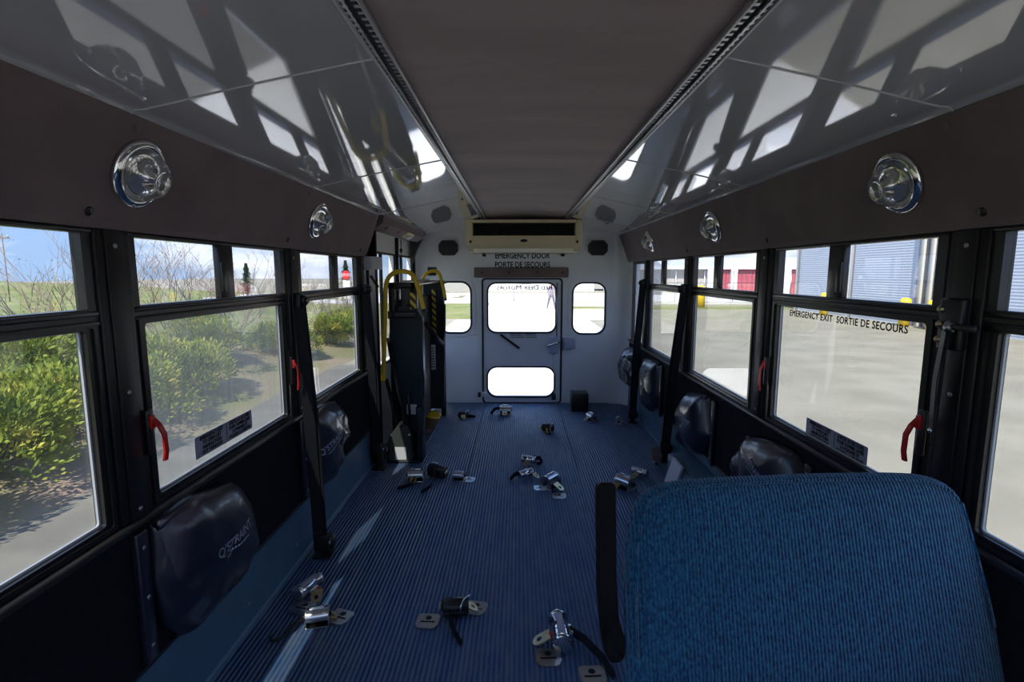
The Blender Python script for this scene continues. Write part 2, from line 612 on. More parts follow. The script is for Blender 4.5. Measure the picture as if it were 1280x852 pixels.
def curve_mesh(splines, t):
    cu = bpy.data.curves.new('tmp', 'CURVE')
    cu.dimensions = '2D'; cu.fill_mode = 'BOTH'; cu.extrude = t / 2
    for pts in splines:
        sp = cu.splines.new('POLY'); sp.points.add(len(pts) - 1)
        for p, q in zip(sp.points, pts): p.co = (q[0], q[1], 0, 1)
        sp.use_cyclic_u = True
    o = bpy.data.objects.new('tmp', cu); COL.objects.link(o)
    me = bpy.data.meshes.new_from_object(o)
    bpy.data.objects.remove(o); bpy.data.curves.remove(cu)
    return me

def plate(mb, outer, holes, t, m, M, z0=0.0):
    """A sheet with holes; lies from z0 to z0+t along the frame's third axis."""
    me = curve_mesh([outer] + holes, t)
    bm = bmesh.new(); bm.from_mesh(me)
    bmesh.ops.remove_doubles(bm, verts=bm.verts[:], dist=1e-6)
    bmesh.ops.translate(bm, verts=bm.verts[:], vec=(0, 0, z0 + t / 2))
    mb.bm(bm, m, M)
    bpy.data.meshes.remove(me)
    return mb

def text_mesh(body, size, M, m, name, parent, align='CENTER', thick=0.0006, bold=0.0, sx=1.0, mirror=False, space=1.0, line=1.0, drop=None, label=None, caps=False):
    cu = bpy.data.curves.new('txt', 'FONT')
    cu.body = body; cu.size = size; cu.align_x = align; cu.align_y = 'CENTER'
    cu.extrude = thick / 2; cu.space_character = space; cu.space_line = line
    cu.resolution_u = 3
    if caps:
        cu.small_caps_scale = 0.76
        for f_ in cu.body_format: f_.use_small_caps = True
    o = bpy.data.objects.new('txt', cu); COL.objects.link(o)
    me = bpy.data.meshes.new_from_object(o)
    bpy.data.objects.remove(o); bpy.data.curves.remove(cu)
    base = Vector((0, 0, 0)) if parent is None else world_loc(parent)
    if bold > 0:      # heavier strokes
        bm = bmesh.new()
        for dx, dy in ((0, 0), (bold, 0), (-bold, 0), (0, bold), (0, -bold)):
            n0 = len(bm.verts); bm.from_mesh(me); bm.verts.ensure_lookup_table()
            for v in bm.verts[n0:]: v.co.x += dx; v.co.y += dy
        bm.to_mesh(me); bm.free()
    for v in me.vertices:
        x = v.co.x * sx * (-1 if mirror else 1)
        q = M @ Vector((x, v.co.y, v.co.z + thick / 2 + 0.0004))
        if drop: q = drop(q)
        v.co = q - base
    me.name = name
    me.materials.clear(); me.materials.append(m)
    for p in me.polygons: p.material_index = 0
    ob = bpy.data.objects.new(name, me); COL.objects.link(ob)
    if parent is not None: ob.parent = parent
    if label: ob['label'] = label
    return ob

def pillow_mesh(mb, outline, M, df, db, m, rings=(1, .992, .97, .93, .87, .78, .65, .5, .33, .16), wr=0.0, wsc=6.0, expo=3.0, n=72, seed=0, calm=None):
    """Rounded cushion: outline in the frame's plane, bulging df to the front and db to the back."""
    # resample the outline smoothly
    pts = [Vector(p) for p in outline]
    N_ = len(pts)
    sm = []
    L = [(pts[(i + 1) % N_] - pts[i]).length for i in range(N_)]
    T = sum(L)
    for k in range(n):
        d = T * k / n; i = 0
        while d > L[i]:
            d -= L[i]; i += 1
        sm.append(pts[i].lerp(pts[(i + 1) % N_], d / L[i]))
    for _ in range(2):
        sm = [(sm[k - 1] + sm[k] * 2 + sm[(k + 1) % n]) / 4 for k in range(n)]
    c = sum(sm, Vector((0, 0))) / n
    for side, dp in ((1, df), (-1, db)):
        vs = []
        for t in rings:
            for p in sm:
                q = c + (p - c) * t
                h = dp * (1 - t ** expo) ** 0.5
                if wr:
                    ct, st_ = math.cos(seed), math.sin(seed)
                    qx, qy = q.x * ct - q.y * st_, q.x * st_ + q.y * ct
                    nv = noise.noise(Vector((qx * wsc * 1.5 + seed, qy * wsc * 0.6, seed * 1.7)))
                    nv2 = noise.noise(Vector((q.x * wsc * 2.3 + seed, q.y * wsc * 1.7, 3 + seed)))
                    rid = 1 - abs(nv) * 2.2
                    k_ = 1.0 if calm is None else min(1, max(0.08, ((q.x - calm[0]) ** 2 + (q.y - calm[1]) ** 2) ** .5 / calm[2] - .55))
                    h += wr * ((rid * 0.7 + nv2 * 0.5) * k_ + .35 * (1 - k_)) * (1 - t ** 6)
                vs.append(M @ Vector((q.x, q.y, side * h)))
        vs.append(M @ Vector((c.x, c.y, side * dp)))
        fs = []
        R_ = len(rings)
        for i in range(R_ - 1):
            for k in range(n):
                a = i * n + k; b = i * n + (k + 1) % n
                fs.append((a, b, b + n, a + n))
        for k in range(n):
            fs.append(((R_ - 1) * n + k, (R_ - 1) * n + (k + 1) % n, R_ * n))
        mb.add(vs, fs, m, True)
    return mb

def screws(mb, pts, M, r=0.008, m=None, h=0.003):
    for x, y in pts:
        mb.lathe([(r, 0), (r, h * .4), (r * .7, h), (0, h * 1.15)], m or M_STEEL, M @ Matrix.Translation((x, y, 0)), 12)

# ------------------------------------------------------------------ the bus shell
Y0, Y1 = -2.2, 5.53

# floor
f = MB()
pts = [(-1.13, Y0), (1.13, Y0), (1.13, 5.60), (-1.13, 5.60)]
f.prism(pts, 2, -0.08, -0.06, M_RUB)
pts = [(-1.13, Y0), (1.13, Y0), (1.13, 5.22)]
for k in range(9):
    a = math.radians(90 * k / 8); pts.append((0.93 + 0.2 * math.cos(a), 5.30 + 0.2 * math.sin(a)))
pts += [(0.93, 5.57), (-1.13, 5.57)]
f.prism(pts, 2, -0.06, 0.0, M_FLOOR)
floor = tag(f.build('floor'), 'ribbed blue rubber floor of the bus', kind='structure')
s = MB()
for x in (-0.40, 0.385):
    s.box(x - 0.002, x + 0.002, 3.2 if x < 0 else 3.6, 5.5, 0.0, 0.0012, M_RUB)
s.build('floor_seam', floor)

# side walls
PIL = {-1: [-1.0, 0.28, 1.365, 2.455, 3.54], 1: [-1.0, 0.28, 1.365, 2.465, 3.58, 4.73]}
def wall(side):
    nm = 'wall_left' if side < 0 else 'wall_right'
    yend = 3.98 if side < 0 else Y1
    mb = MB()
    def bx(xa, xb, y0, y1, z0, z1, m):
        a, b = sorted((side * xa, side * xb)); mb.box(a, b, y0, y1, z0, z1, m)
    bx(1.13, 1.155, Y0, yend, -0.06, 0.715, M_BLACK)
    bx(1.13, 1.155, Y0, yend, 1.512, 1.98, M_BLACK)
    bx(1.13, 1.155, Y0, -1.80, 0.715, 1.512, M_BLACK)
    for y in PIL[side]:
        bx(1.13, 1.150, y - 0.062, y + 0.062, 0.715, 1.512, M_BLACK)
    if side > 0:
        bx(1.13, 1.19, 5.32, Y1, 0.715, 1.512, M_WHITE)
    else:
        bx(1.13, 1.19, 3.60, 3.98, 0.0, 1.80, M_POST)
    o = tag(mb.build(nm), ('left' if side < 0 else 'right') + ' side wall of the bus', kind='structure')
    pan = MB()
    pe = 3.60 if side < 0 else 5.36
    a, b = sorted((side * 1.108, side * 1.131))
    pan.box(a, b, Y0, pe, 0.285, 0.70, M_PANEL)
    pan.build('lower_panel', o)
    sl = MB()
    a, b = sorted((side * 1.092, side * 1.131))
    sl.bevbox(a, b, Y0, pe, 0.70, 0.722, M_SILL, 0.006)
    a, b = sorted((side * 1.103, side * 1.131))
    sl.bevbox(a, b, Y0, pe, 0.276, 0.29, M_PLAST, 0.004)
    sl.build('sill', o)
    for y in PIL[side]:
        p = MB()
        a, b = sorted((side * 1.106, side * 1.131))
        p.bevbox(a, b, y - 0.058, y + 0.058, 0.723, 1.512, M_BLACK, 0.004)
        a, b = sorted((side * 1.100, side * 1.107))
        p.bevbox(a, b, y - 0.030, y + 0.030, 0.723, 1.512, M_BLACK, 0.002)
        M = rightM(y, 0, 1.100) if side > 0 else leftM(y, 0, -1.100)
        screws(p, [(0, 0.75), (0, 1.08), (0, 1.47)], M, 0.007)
        p.build('window_post', o)
    return o
wl = wall(-1); wr = wall(1)
for side, nm in ((-1, 'baseboard_left'), (1, 'baseboard_right')):
    mb = MB()
    ye = 3.62 if side < 0 else 5.37
    poly = [(side * 1.131, 0), (side * 1.104, 0), (side * 1.106, 0.010), (side * 1.114, 0.02), (side * 1.116, 0.276), (side * 1.131, 0.276)]
    mb.prism(poly, 1, Y0, ye, M_BASE)
    M = rightM(0, 0, 1.115) if side > 0 else leftM(0, 0, -1.115)
    screws(mb, [(-side * y, 0.10) for y in (0.8, 1.9, 2.35, 3.3)], M, 0.007)
    tag(mb.build(nm), 'blue grey cove along the foot of the %s wall' % ('left' if side < 0 else 'right'), kind='structure')

# back wall with a door opening and two rounded windows
DX0, DX1, DZ = -0.425, 0.42, 1.335
bw = MB()
outer = [(-1.19, -.07), (DX0, -.07), (DX0, DZ), (DX1, DZ), (DX1, -.07), (1.19, -.07), (1.19, 1.98), (-1.19, 1.98)]
wl_c = (-0.715, 1.035, 0.33, 0.53); wr_c = (0.707, 1.025, 0.335, 0.53)
plate(bw, outer, [rrect(*wl_c, 0.10), rrect(*wr_c, 0.10)], 0.06, M_WHITE, backM(0, 5.59, 0))
back = tag(bw.build('wall_back'), 'grey white rear wall around the emergency door', kind='structure')
c = MB()
for sx, r in ((1, 0.17), (-1, 0.06)):
    cx = sx * (1.128 - r)
    prof = [(cx + sx * r * math.cos(math.radians(a)), 5.53 - r + r * math.sin(math.radians(a))) for a in range(0, 91, 9)]
    poly = prof + [(sx * 1.128, 5.53)]
    vs = [(x, y, z) for z in (0.0, 1.9) for x, y in poly]
    n = len(poly)
    c.add(vs, [(k, (k + 1) % n, n + (k + 1) % n, n + k) for k in range(n)], M_WHITE, False)
c = c.build('corner_fillet', back)
smooth_by_angle(c, 30)
s = MB()
for sx in (-1, 1):       # the crease pressed across the wall
    s.bevbox(min(sx * .46, sx * 1.05), max(sx * .46, sx * 1.05), 5.524, 5.532, 0.742, 0.752, M_WHITE, 0.003)
s.build('wall_crease', back)
text_mesh('EMERGENCY DOOR\nPORTE DE SECOURS', 0.080, backM(0.0, 5.53, 1.530), M_INK, 'wall_lettering', back, bold=0.0022, sx=0.80, line=1.15)
def rear_window(name, cwh, r, label):
    o = struct(name, (cwh[0], 5.53, cwh[1]), label)
    m = MB(); ii = (cwh[0], cwh[1], cwh[2], cwh[3])
    plate(m, rrect(ii[0], ii[1], ii[2] + .10, ii[3] + .10, r + .045), [rrect(ii[0], ii[1], ii[2] + .03, ii[3] + .03, r + .012)], 0.008, M_WHITE, backM(0, 5.53, 0))
    m.build('surround', o, 0.0)
    m = MB()
    plate(m, rrect(ii[0], ii[1], ii[2] + .03, ii[3] + .03, r + .012), [rrect(ii[0], ii[1], ii[2] - .006, ii[3] - .006, r - .003)], 0.022, M_SEAM, backM(0, 5.54, 0))
    m.build('seal', o)
    m = MB()
    plate(m, rrect(*ii, r), [], 0.005, G_CLEAR, backM(0, 5.565, 0))
    m.build('pane', o)
    return o
rear_window('window_1', wl_c, 0.10, 'rounded rear window left of the emergency door')
rear_window('window_2', wr_c, 0.10, 'rounded rear window right of the emergency door')

# emergency door
door = struct('door_1', (0, 5.53, 0), 'rear emergency door with two rounded panes')
m = MB()
u1 = (-0.0055, 1.032, 0.715, 0.515); u2 = (-0.013, 0.232, 0.715, 0.318)
plate(m, rrect((DX0 + DX1) / 2, DZ / 2, DX1 - DX0 - .008, DZ + .002, 0.015), [rrect(*u1, 0.085), rrect(*u2, 0.10)], 0.045, M_WHITE2, backM(0, 5.57, 0))
m.build('door_panel', door)
m = MB()
plate(m, rrect((DX0 + DX1) / 2, DZ / 2 + .005, DX1 - DX0 + .014, DZ + .014, 0.04), [rrect((DX0 + DX1) / 2, DZ / 2 + .002, DX1 - DX0 - .024, DZ - .012, 0.03)], 0.018, M_SEAM, backM(0, 5.535, 0))
m.build('door_seal', door)
for nm, uu, r in (('upper', u1, 0.085), ('lower', u2, 0.10)):
    m = MB()
    plate(m, rrect(uu[0], uu[1], uu[2] + .03, uu[3] + .03, r + .012), [rrect(uu[0], uu[1], uu[2] - .006, uu[3] - .006, r - .003)], 0.02, M_SEAM, backM(0, 5.536, 0))
    m.build('window_seal', door)
    m = MB()
    plate(m, rrect(*uu, r), [], 0.005, G_CLEAR, backM(0, 5.555, 0))
    pn = m.build('pane', door)
    if nm == 'upper':
        text_mesh('Red Deer Motors', 0.066, backM(0.025, 5.549, 1.246), M_DKRED, 'pane_lettering', pn, bold=0.0018, mirror=True, sx=1.22, caps=True)
        t = MB()
        random.seed(3)
        x = -0.06
        while x < 0.30:
            wd = random.uniform(0.006, 0.016); t.box(x, x + wd, 5.548, 5.5495, 0.784, 0.792, M_PINK); x += wd + 0.004
        t.build('small_lettering', pn)
m = MB()
m.bevbox(DX0 + .05, DX1 - .05, 5.521, 5.526, 0.425, 0.433, M_WHITE2, .002)
m.bevbox(DX0 + .05, DX1 - .05, 5.521, 5.526, 0.742, 0.748, M_WHITE2, .002)
m.build('panel_crease', door)
m = MB()     # pull bar
M = frameM((-0.13, 5.505, 0.675), (0.80, 0, -0.585), (0.585, 0, 0.80))
m.bevbox(-0.125, 0.125, -0.013, 0.013, -0.01, 0.012, M_PLAST, .006, M)
for q in (-.11, .11): m.bevbox(q - .012, q + .012, -.01, .01, -.03, -.008, M_PLAST, .003, M)
m.build('pull_handle', door)['label'] = 'black slanted pull handle'
m = MB()     # notice under the pane
random.seed(5)
for row in range(3):
    for c0 in (-0.13, 0.03):
        x = c0
        while x < c0 + 0.115:
            wd = random.uniform(0.006, 0.018); z = 0.752 - row * 0.018
            m.box(x, x + wd, 5.5235, 5.5262, z - .0045, z + .0045, M_INK); x += wd + 0.005
m.box(0.004, 0.012, 5.5235, 5.5262, 0.705, 0.762, M_INK)
m.build('door_notice', door)
lb = MB()
lb.bevbox(0.300, 0.385, 5.47, 5.525, 0.555, 0.725, M_LIGHTBOX, .006)
lb = lb.build('latch_box', door)
m = MB()
M = frameM((0.30, 5.455, 0.645), (0.9, 0, 0.30), (-0.30, 0, 0.9))
m.bevbox(-0.045, 0.085, -0.012, 0.010, -0.006, 0.008, M_CHROME, .004, M)
m.bevbox(0.05, 0.10, -0.009, 0.009, -0.012, 0.004, M_PLAST, .004, M)
m.build('latch_handle', lb)
m = MB()
m.tube([(0.343, 5.505, 0.555), (0.343, 5.505, 0.09)], 0.006, M_STEEL, 8)
m.bevbox(0.32, 0.365, 5.49, 5.525, 0.04, 0.10, M_PLAST, .005)
m.tube([(0.368, 5.505, 0.725), (0.368, 5.505, 1.30)], 0.007, M_STEEL, 8)
m.build('lock_rod', door)
m = MB()
m.bevbox(-0.445, -0.385, 5.465, 5.525, 0.075, 0.125, M_LABEL, .006)
m.bevbox(-0.475, -0.445, 5.485, 5.53, 0.07, 0.12, M_PLAST, .005)
m.build('door_hinge', door)
o = tag(MB().bevbox(0.435, 0.565, 5.46, 5.53, 0.60, 0.72, M_LIGHTBOX, .008).build('lock_box'), 'small pale lilac box on the rear wall right of the door latch', 'box')
m = MB()
m.bevbox(-0.506, 0.481, 5.455, 5.53, 1.352, 1.458, M_BROWN, .012)
o = tag(m.build('trim_1'), 'brown padded strip above the emergency door', kind='structure')
m = MB()
screws(m, [(x, 1.405) for x in (-.42, -.14, .16, .42)], backM(0, 5.455, 0), 0.010, M_PLAST)
m.build('trim_button', o)

# headers above the side windows
def header(side, ya, yb, name):
    poly = [(side * 1.085, 1.528), (side * 1.096, 1.512), (side * 1.135, 1.512), (side * 1.135, 1.80), (side * 1.0, 1.80), (side * 0.992, 1.783)]
    mb = MB(); mb.prism(poly, 1, ya, yb, M_BROWN)
    o = tag(mb.build(name), 'brown fabric header panel above the %s windows' % ('left' if side < 0 else 'right'), kind='structure')
    b = MB()
    up = Vector((-side * 0.093, 0, 0.255)).normalized()
    ex = Vector((0, -side, 0))
    ez = ex.cross(up)
    for y in PIL[side]:
        for (q, t) in ((y - .10 if side < 0 else y - .06, 0.02), (y - 0.02, 0.245)):
            if q > yb - .05: continue
            p = Vector((side * 1.085, q, 1.528)) + up * t
            b.lathe([(.012, 0), (.012, .002), (.008, .004), (0, .005)], M_BROWN if t > .1 else M_PLAST, frameM(p, ex, up), 12)
    b.build('snap_button', o)
    return o
header(-1, Y0, 3.60, 'trim_2')
header(1, Y0, 5.44, 'trim_3')

# ceiling: fabric centre, glossy coves, two perforated rails
TL, TR, TZ = -0.373, 0.42, 1.912
mb = MB()
rows = []
ny = 60
for j in range(ny + 1):
    y = Y0 + (Y1 - Y0) * j / ny
    for i in range(11):
        u = i / 10; x = TL + 0.015 + (TR - TL - 0.03) * u
        z = TZ + 0.012 + 0.018 * math.sin(PI * u) + 0.004 * noise.noise(Vector((x * 2, y * 2.2, 0)))
        rows.append((x, y, z))
fs = [(j * 11 + i, j * 11 + i + 1, (j + 1) * 11 + i + 1, (j + 1) * 11 + i) for j in range(ny) for i in range(10)]
mb.add(rows, fs, M_CEIL, True)
ceil = tag(mb.build('ceiling'), 'brown fabric centre strip of the bus ceiling', kind='structure')
SEAMS = [Y0, -0.95, 0.19, 1.32, 2.45, 3.58, 4.72, Y1]
for side, xt in ((-1, TL), (1, TR)):
    d = side
    prof = [(xt + d * 0.018, TZ - .002)] + [(d * (abs(xt) + .018 + (1.0 - abs(xt) - .018) * t), 1.910 - .123 * t + .003 * math.sin(PI * t)) for t in (.12, .25, .4, .55, .7, .84, .93)] + [(d * 0.985, 1.795), (d * 0.998, 1.781)]
    # smooth resample
    P = [Vector(p) for p in prof]
    for a, b in zip(SEAMS[:-1], SEAMS[1:]):
        mb = MB(); a2, b2 = a + 0.0018, b - 0.0018
        ys = [a2, (a2 * 3 + b2) / 4, (a2 + b2) / 2, (a2 + 3 * b2) / 4, b2]
        vs = []
        for j, y in enumerate(ys):
            lift = 0
            for p in P: vs.append((p.x, y, p.y + lift))
        n = len(P)
        mb.add(vs, [(j * n + i, j * n + i + 1, (j + 1) * n + i + 1, (j + 1) * n + i) for j in range(4) for i in range(n - 1)], M_GLOSS, True)
        # the sheet's back and its edges, separate so the visible face shades flat along the bus
        mb.add([(x, y, z + .004) for x, y, z in vs], [(j * n + i, j * n + i + 1, (j + 1) * n + i + 1, (j + 1) * n + i) for j in range(4) for i in range(n - 1)], M_GLOSS)
        for j in (0, 4):
            rim = [vs[j * n + i] for i in range(n)] + [(x, y, z + .004) for x, y, z in (vs[j * n + i] for i in range(n))]
            mb.add(rim, [(i, i + 1, n + i + 1, n + i) for i in range(n - 1)], M_GLOSS)
        o = mb.build('cove_panel', ceil)
        if b < Y1:
            lp = MB(); lp.tube([(p.x, b, p.y - .0005) for p in P], .0028, M_GLOSS, 6); lp.build('panel_joint', o)
    t = MB()   # rail with a row of holes
    x0 = xt
    t.box(x0 - .020, x0 + .020, Y0, Y1, TZ + 0.004, TZ + 0.010, M_RUB)
    for e in (-1, 1):
        t.bevbox(min(x0 + e * .019, x0 + e * .027), max(x0 + e * .019, x0 + e * .027), Y0, Y1 - .3, TZ - .006, TZ + 0.010, M_ALU, .002)
    t.box(x0 - .0025 + .010 * side, x0 + .0025 + .010 * side, Y0, Y1, TZ - .003, TZ + .008, M_ALU)
    y = -0.3
    while y < Y1 - .35:
        for e in (-1, 1):
            t.box(min(x0 + e * .006, x0 + e * .019), max(x0 + e * .006, x0 + e * .019), y, y + .011, TZ - .002, TZ + .003, M_STEEL)
        y += .0254
    t.build('ceiling_rail', ceil)
mb = MB()
mb.box(-1.19, 1.19, Y0 - .06, 5.59, 1.98, 2.03, M_LABEL)
tag(mb.build('roof'), 'white outer roof of the bus', kind='structure')

# front end behind the viewer: bulkhead, windscreen opening enlarged to let in more light
mb = MB()
plate(mb, rrect(0, 0.96, 2.38, 2.04, 0), [rrect(0, 1.33, 2.2, 1.14, .1)], 0.06, M_BLACK, backM(0, Y0, 0))
o = tag(mb.build('wall_front'), 'front bulkhead with the windscreen', kind='structure')
mb = MB()
plate(mb, rrect(0, 1.33, 2.2, 1.14, .1), [], 0.006, G_CLEAR, backM(0, Y0 - .02, 0))
mb.build('windscreen', o)
mb = MB()
mb.bevbox(-1.08, 1.08, -2.14, -1.35, 0.0, 0.70, mat('pale_grey_bounce', (.55, .54, .52), .6), .03)  # pale block added out of view so sunlight on it brightens the interior
tag(mb.build('bounceboard'), 'pale grey dashboard added below the windscreen to bounce sunlight', 'bounceboard')

# ------------------------------------------------------------------ side windows
WN = [3]
def handle(side, y, parent, flip):
    """Red emergency release handle on the frame."""
    M = rightM(y, 0.94, 1.106) if side > 0 else leftM(y, 0.94, -1.106)
    h = MB()
    h.bevbox(-.012, .012, -.055, .075, 0.0, .012, M_PLAST, .003, M)
    h.bevbox(-.008, .008, .02, .06, .010, .022, M_RED, .003, M)
    pts = [M @ Vector(p) for p in ((0, .05, .018), (0.004 * flip, .028, .034), (0.012 * flip, .0, .040), (0.014 * flip, -.05, .040), (0.012 * flip, -.078, .036))]
    h.strap(pts, (0, 1, 0), .016, .006, M_RED)
    o = h.build('release_handle', parent); o['label'] = 'red plastic release handle'
    return o

def side_window(side, y0, y1, div, label, fog=False, exit_=False, single=False, sticker=None, words=None):
    name = 'window_%d' % WN[0]; WN[0] += 1
    yc = (y0 + y1) / 2
    o = struct(name, (side * 1.13, yc, 1.1), label)
    M = rightM(0, 0, 1.142) if side > 0 else leftM(0, 0, -1.142)
    e = -side         # frame's first axis runs -Y on the right, +Y on the left
    def R(a, b, z0, z1, r=0.0):
        a, b = e * a, e * b
        return rrect((a + b) / 2, (z0 + z1) / 2, abs(b - a), z1 - z0, r, 4)
    m = MB()
    if single:
        plate(m, R(y0 - .035, y1 + .035, .722, 1.512), [R(y0, y1, .745, 1.485)], 0.028, M_FRAME, M)
        m.build('window_frame', o)
        p = MB(); plate(p, R(y0, y1, .745, 1.485), [], 0.004, G_SIDE, M, 0.003); p.build('pane', o)
        return o
    lo = (y0 + .012, y1 - .012, .748, 1.258); up = (y0, y1, 1.31, 1.498)
    plate(m, R(y0 - .035, y1 + .035, .722, 1.512), [R(*lo, .012), R(*up)], 0.028, M_FRAME, M)
    # stepped inner lips
    plate(m, R(y0 - .018, y1 + .018, .727, 1.272), [R(y0 - .006, y1 + .006, .738, 1.264, .01)], 0.006, M_FRAME, M, 0.028)
    m.build('window_frame', o)
    m = MB()
    a, b = sorted((side * 1.108, side * 1.116))
    m.bevbox(a, b, y0 - .03, y1 + .03, 1.292, 1.306, M_FRAME, .003)
    m.bevbox(a + side * .004, b, y0 - .03, y1 + .03, 1.268, 1.280, M_FRAME, .003)
    m.bevbox(a, b, y0 - .03, y1 + .03, 1.500, 1.510, M_FRAME, .003)
    m.build('slider_rail', o)
    m = MB()
    a, b = sorted((side * 1.112, side * 1.136))
    if div:
        m.bevbox(a, b, div - .045, div + .045, 1.309, 1.499, M_FRAME, .003)
        a, b = sorted((side * 1.104, side * 1.113))
        m.bevbox(a, b, div - .045, div - .02, 1.33, 1.44, M_FRAME, .003)
        m.build('slider_stile', o)
    for a, b in ((y0, div), (div, y1)) if div else ((y0, y1),):
        p = MB(); plate(p, R(a, b, 1.31, 1.498), [], 0.004, G_UP, M, 0.006); p.build('upper_pane', o)
    p = MB(); plate(p, R(*lo, .012), [], 0.004, G_FOG if fog else G_SIDE, M, 0.003)
    pane = p.build('lower_pane', o)
    if fog: pane['label'] = 'fogged streaky lower pane'
    bd = MB()
    plate(bd, R(lo[0], lo[1], lo[2], lo[3], .012), [R(lo[0] + .006, lo[1] - .006, lo[2] + .006, lo[3] - .003, .008)], 0.006, M_BEAD, M, 0.008)
    bd.build('glazing_bead', o)
    if sticker:
        sM = (rightM(sticker[0], sticker[1], 1.134) if side > 0 else leftM(sticker[0], sticker[1], -1.134))
        st = MB()
        plate(st, rrect(0, 0, .375, .076, .006), [], .0012, M_STICK, sM)
        plate(st, rrect(0.004, 0, .003, .06, 0), [], .0005, M_INK, sM, .0012)
        so = st.build('warning_sticker', pane)
        tM = sM @ Matrix.Translation((0, 0, .0014))
        text_mesh('EMERGENCY EXIT\nTO OPEN LIFT\nHANDLE PUSH\nOUT WINDOW', .0185, tM @ Matrix.Translation((-.09, 0, 0)), M_INK, 'sticker_lettering', so, bold=.0006, sx=.95, line=.92)
        text_mesh('SORTIE DE SECOURS\nPOUR OUVRIR LEVER\nLA POIGNEE ET\nPOUSSER LA FENETRE', .0185, tM @ Matrix.Translation((.095, 0, 0)), M_INK, 'sticker_lettering', so, bold=.0006, sx=.86, line=.92)
    if words:
        sM = rightM(words, 1.228, 1.134)
        text_mesh('EMERGENCY EXIT  SORTIE DE SECOURS', .036, sM, M_INK, 'exit_lettering', pane, bold=0.0008, sx=1.0, space=1.08)
    if exit_:
        handle(side, y0 - .028, o, -side * 1); handle(side, y1 + .028, o, side * 1)
    return o
side_window(-1, -0.92, 0.20, None, 'left side window beside the driver area')
side_window(-1, 0.37, 1.275, 0.82, 'nearest left side window, green bushes outside')
side_window(-1, 1.455, 2.345, 1.908, 'second left side window, fogged lower pane with notice', fog=True, exit_=True, sticker=(1.862, .812))
side_window(-1, 2.565, 3.455, 3.05, 'third left side window, next to the lift door')
side_window(1, -0.92, 0.20, None, 'right side window behind the viewer')
side_window(1, 0.37, 1.275, 0.82, 'nearest right side window behind the seat')
side_window(1, 1.475, 2.355, 1.935, 'second right side window with exit lettering', exit_=True, sticker=(1.893, .778), words=1.925)
side_window(1, 2.58, 3.475, 3.08, 'third right side window, red building outside')
side_window(1, 3.68, 4.61, 4.22, 'fourth right side window')
side_window(1, 4.84, 5.28, None, 'narrow last right side window', single=True)

# ------------------------------------------------------------------ lift doors on the left
def leaf(name, y0, y1, label):
    o = struct(name, (-1.15, y0, 0), label)
    M = leftM(0, 0, -1.185)
    m = MB()
    wy0, wy1 = y0 + .06, y1 - .07
    plate(m, rrect((y0 + y1) / 2, .90, y1 - y0, 1.80), [rrect((wy0 + wy1) / 2, 1.11, wy1 - wy0, .88)], .045, M_LIFTDOOR, M)
    m.build('door_panel', o)
    m = MB()
    plate(m, rrect((wy0 + wy1) / 2, 1.11, wy1 - wy0 + .03, .91), [rrect((wy0 + wy1) / 2, 1.11, wy1 - wy0 - .004, .876)], .012, M_SEAM, M, .040)
    m.build('window_seal', o)
    m = MB(); plate(m, rrect((wy0 + wy1) / 2, 1.11, wy1 - wy0, .88), [], .005, G_CLEAR, M, .02); m.build('pane', o)
    m = MB(); m.bevbox(-1.142, -1.112, y1 - .018, y1 + .012, 0.02, 1.71, M_SEAM, .006); m.build('edge_seal', o)
    m = MB()
    m.bevbox(-1.150, -1.125, wy0 + .10, wy0 + .125, .672, 1.55, M_SEAM, .004)
    m.build('glazing_bar', o)
    return o
leaf('door_2', 3.985, 4.69, 'near leaf of the white lift door with tall window')
leaf('door_3', 4.71, 5.44, 'far leaf of the white lift door with tall window')
m = MB()
m.bevbox(-1.19, -1.118, 3.962, 3.992, 0, 1.75, M_SEAM, .004)
m.box(-1.19, -1.13, 3.98, 5.46, -.06, .0, M_BLACK)
m.box(-1.19, -1.13, 3.97, 5.59, 1.80, 1.98, M_LIFTDOOR)
m.box(-1.19, -1.13, 5.445, 5.54, 0, 1.80, M_WHITE)
tag(m.build('trim_4'), 'dark frame around the lift door opening', kind='structure')
m = MB()    # overhead box with a lamp
m.prism([(-1.13, 1.715), (-1.045, 1.705), (-0.985, 1.745), (-0.975, 1.80), (-1.0, 1.82), (-1.13, 1.82)], 1, 3.68, 5.25, M_BROWN)
lh = tag(m.build('trim_5'), 'grey brown overhead box above the lift door', kind='structure')
m = MB()
m.prism([(-1.13, 1.71), (-1.00, 1.74), (-0.985, 1.80), (-1.13, 1.80)], 1, 3.615, 3.68, M_RUB)
m.prism([(-1.125, 1.45), (-1.06, 1.62), (-0.97, 1.79), (-1.125, 1.80)], 1, 5.25, 5.31, M_SILL)
m.build('end_pad', lh)
m = MB()
M = frameM((-1.012, 4.62, 1.728), (0, 1, 0), (0.83, 0, 0.55))
lamp = thing('door_lamp', 'small cream lamp on the overhead box above the lift door', 'lamp', (-1.012, 4.62, 1.73))
m.bevbox(-.13, .13, -.032, .034, -.010, .020, M_CREAM, .008, M); m.build('lamp_base', lamp)
m = MB(); m.bevbox(-.10, .06, -.024, .02, .018, .034, M_LABEL, .008, M); m.build('lamp_lens', lamp)
m = MB()
screws(m, [(-.75, 0), (-.35, 0)], M, .018, M_PLAST, .006)
m.build('header_knob', lh)
sw = MB(); sw.bevbox(-1.13, -1.055, 3.63, 3.90, 1.425, 1.515, M_LABEL, .006)
sw = tag(sw.build('switch_box'), 'white switch box on the post left of the lift door', 'switch box')
m = MB()
m.tube([(-1.10, 4.735, 1.70), (-1.10, 4.74, 1.62), (-1.095, 4.735, 1.52)], .004, M_PLAST, 6)
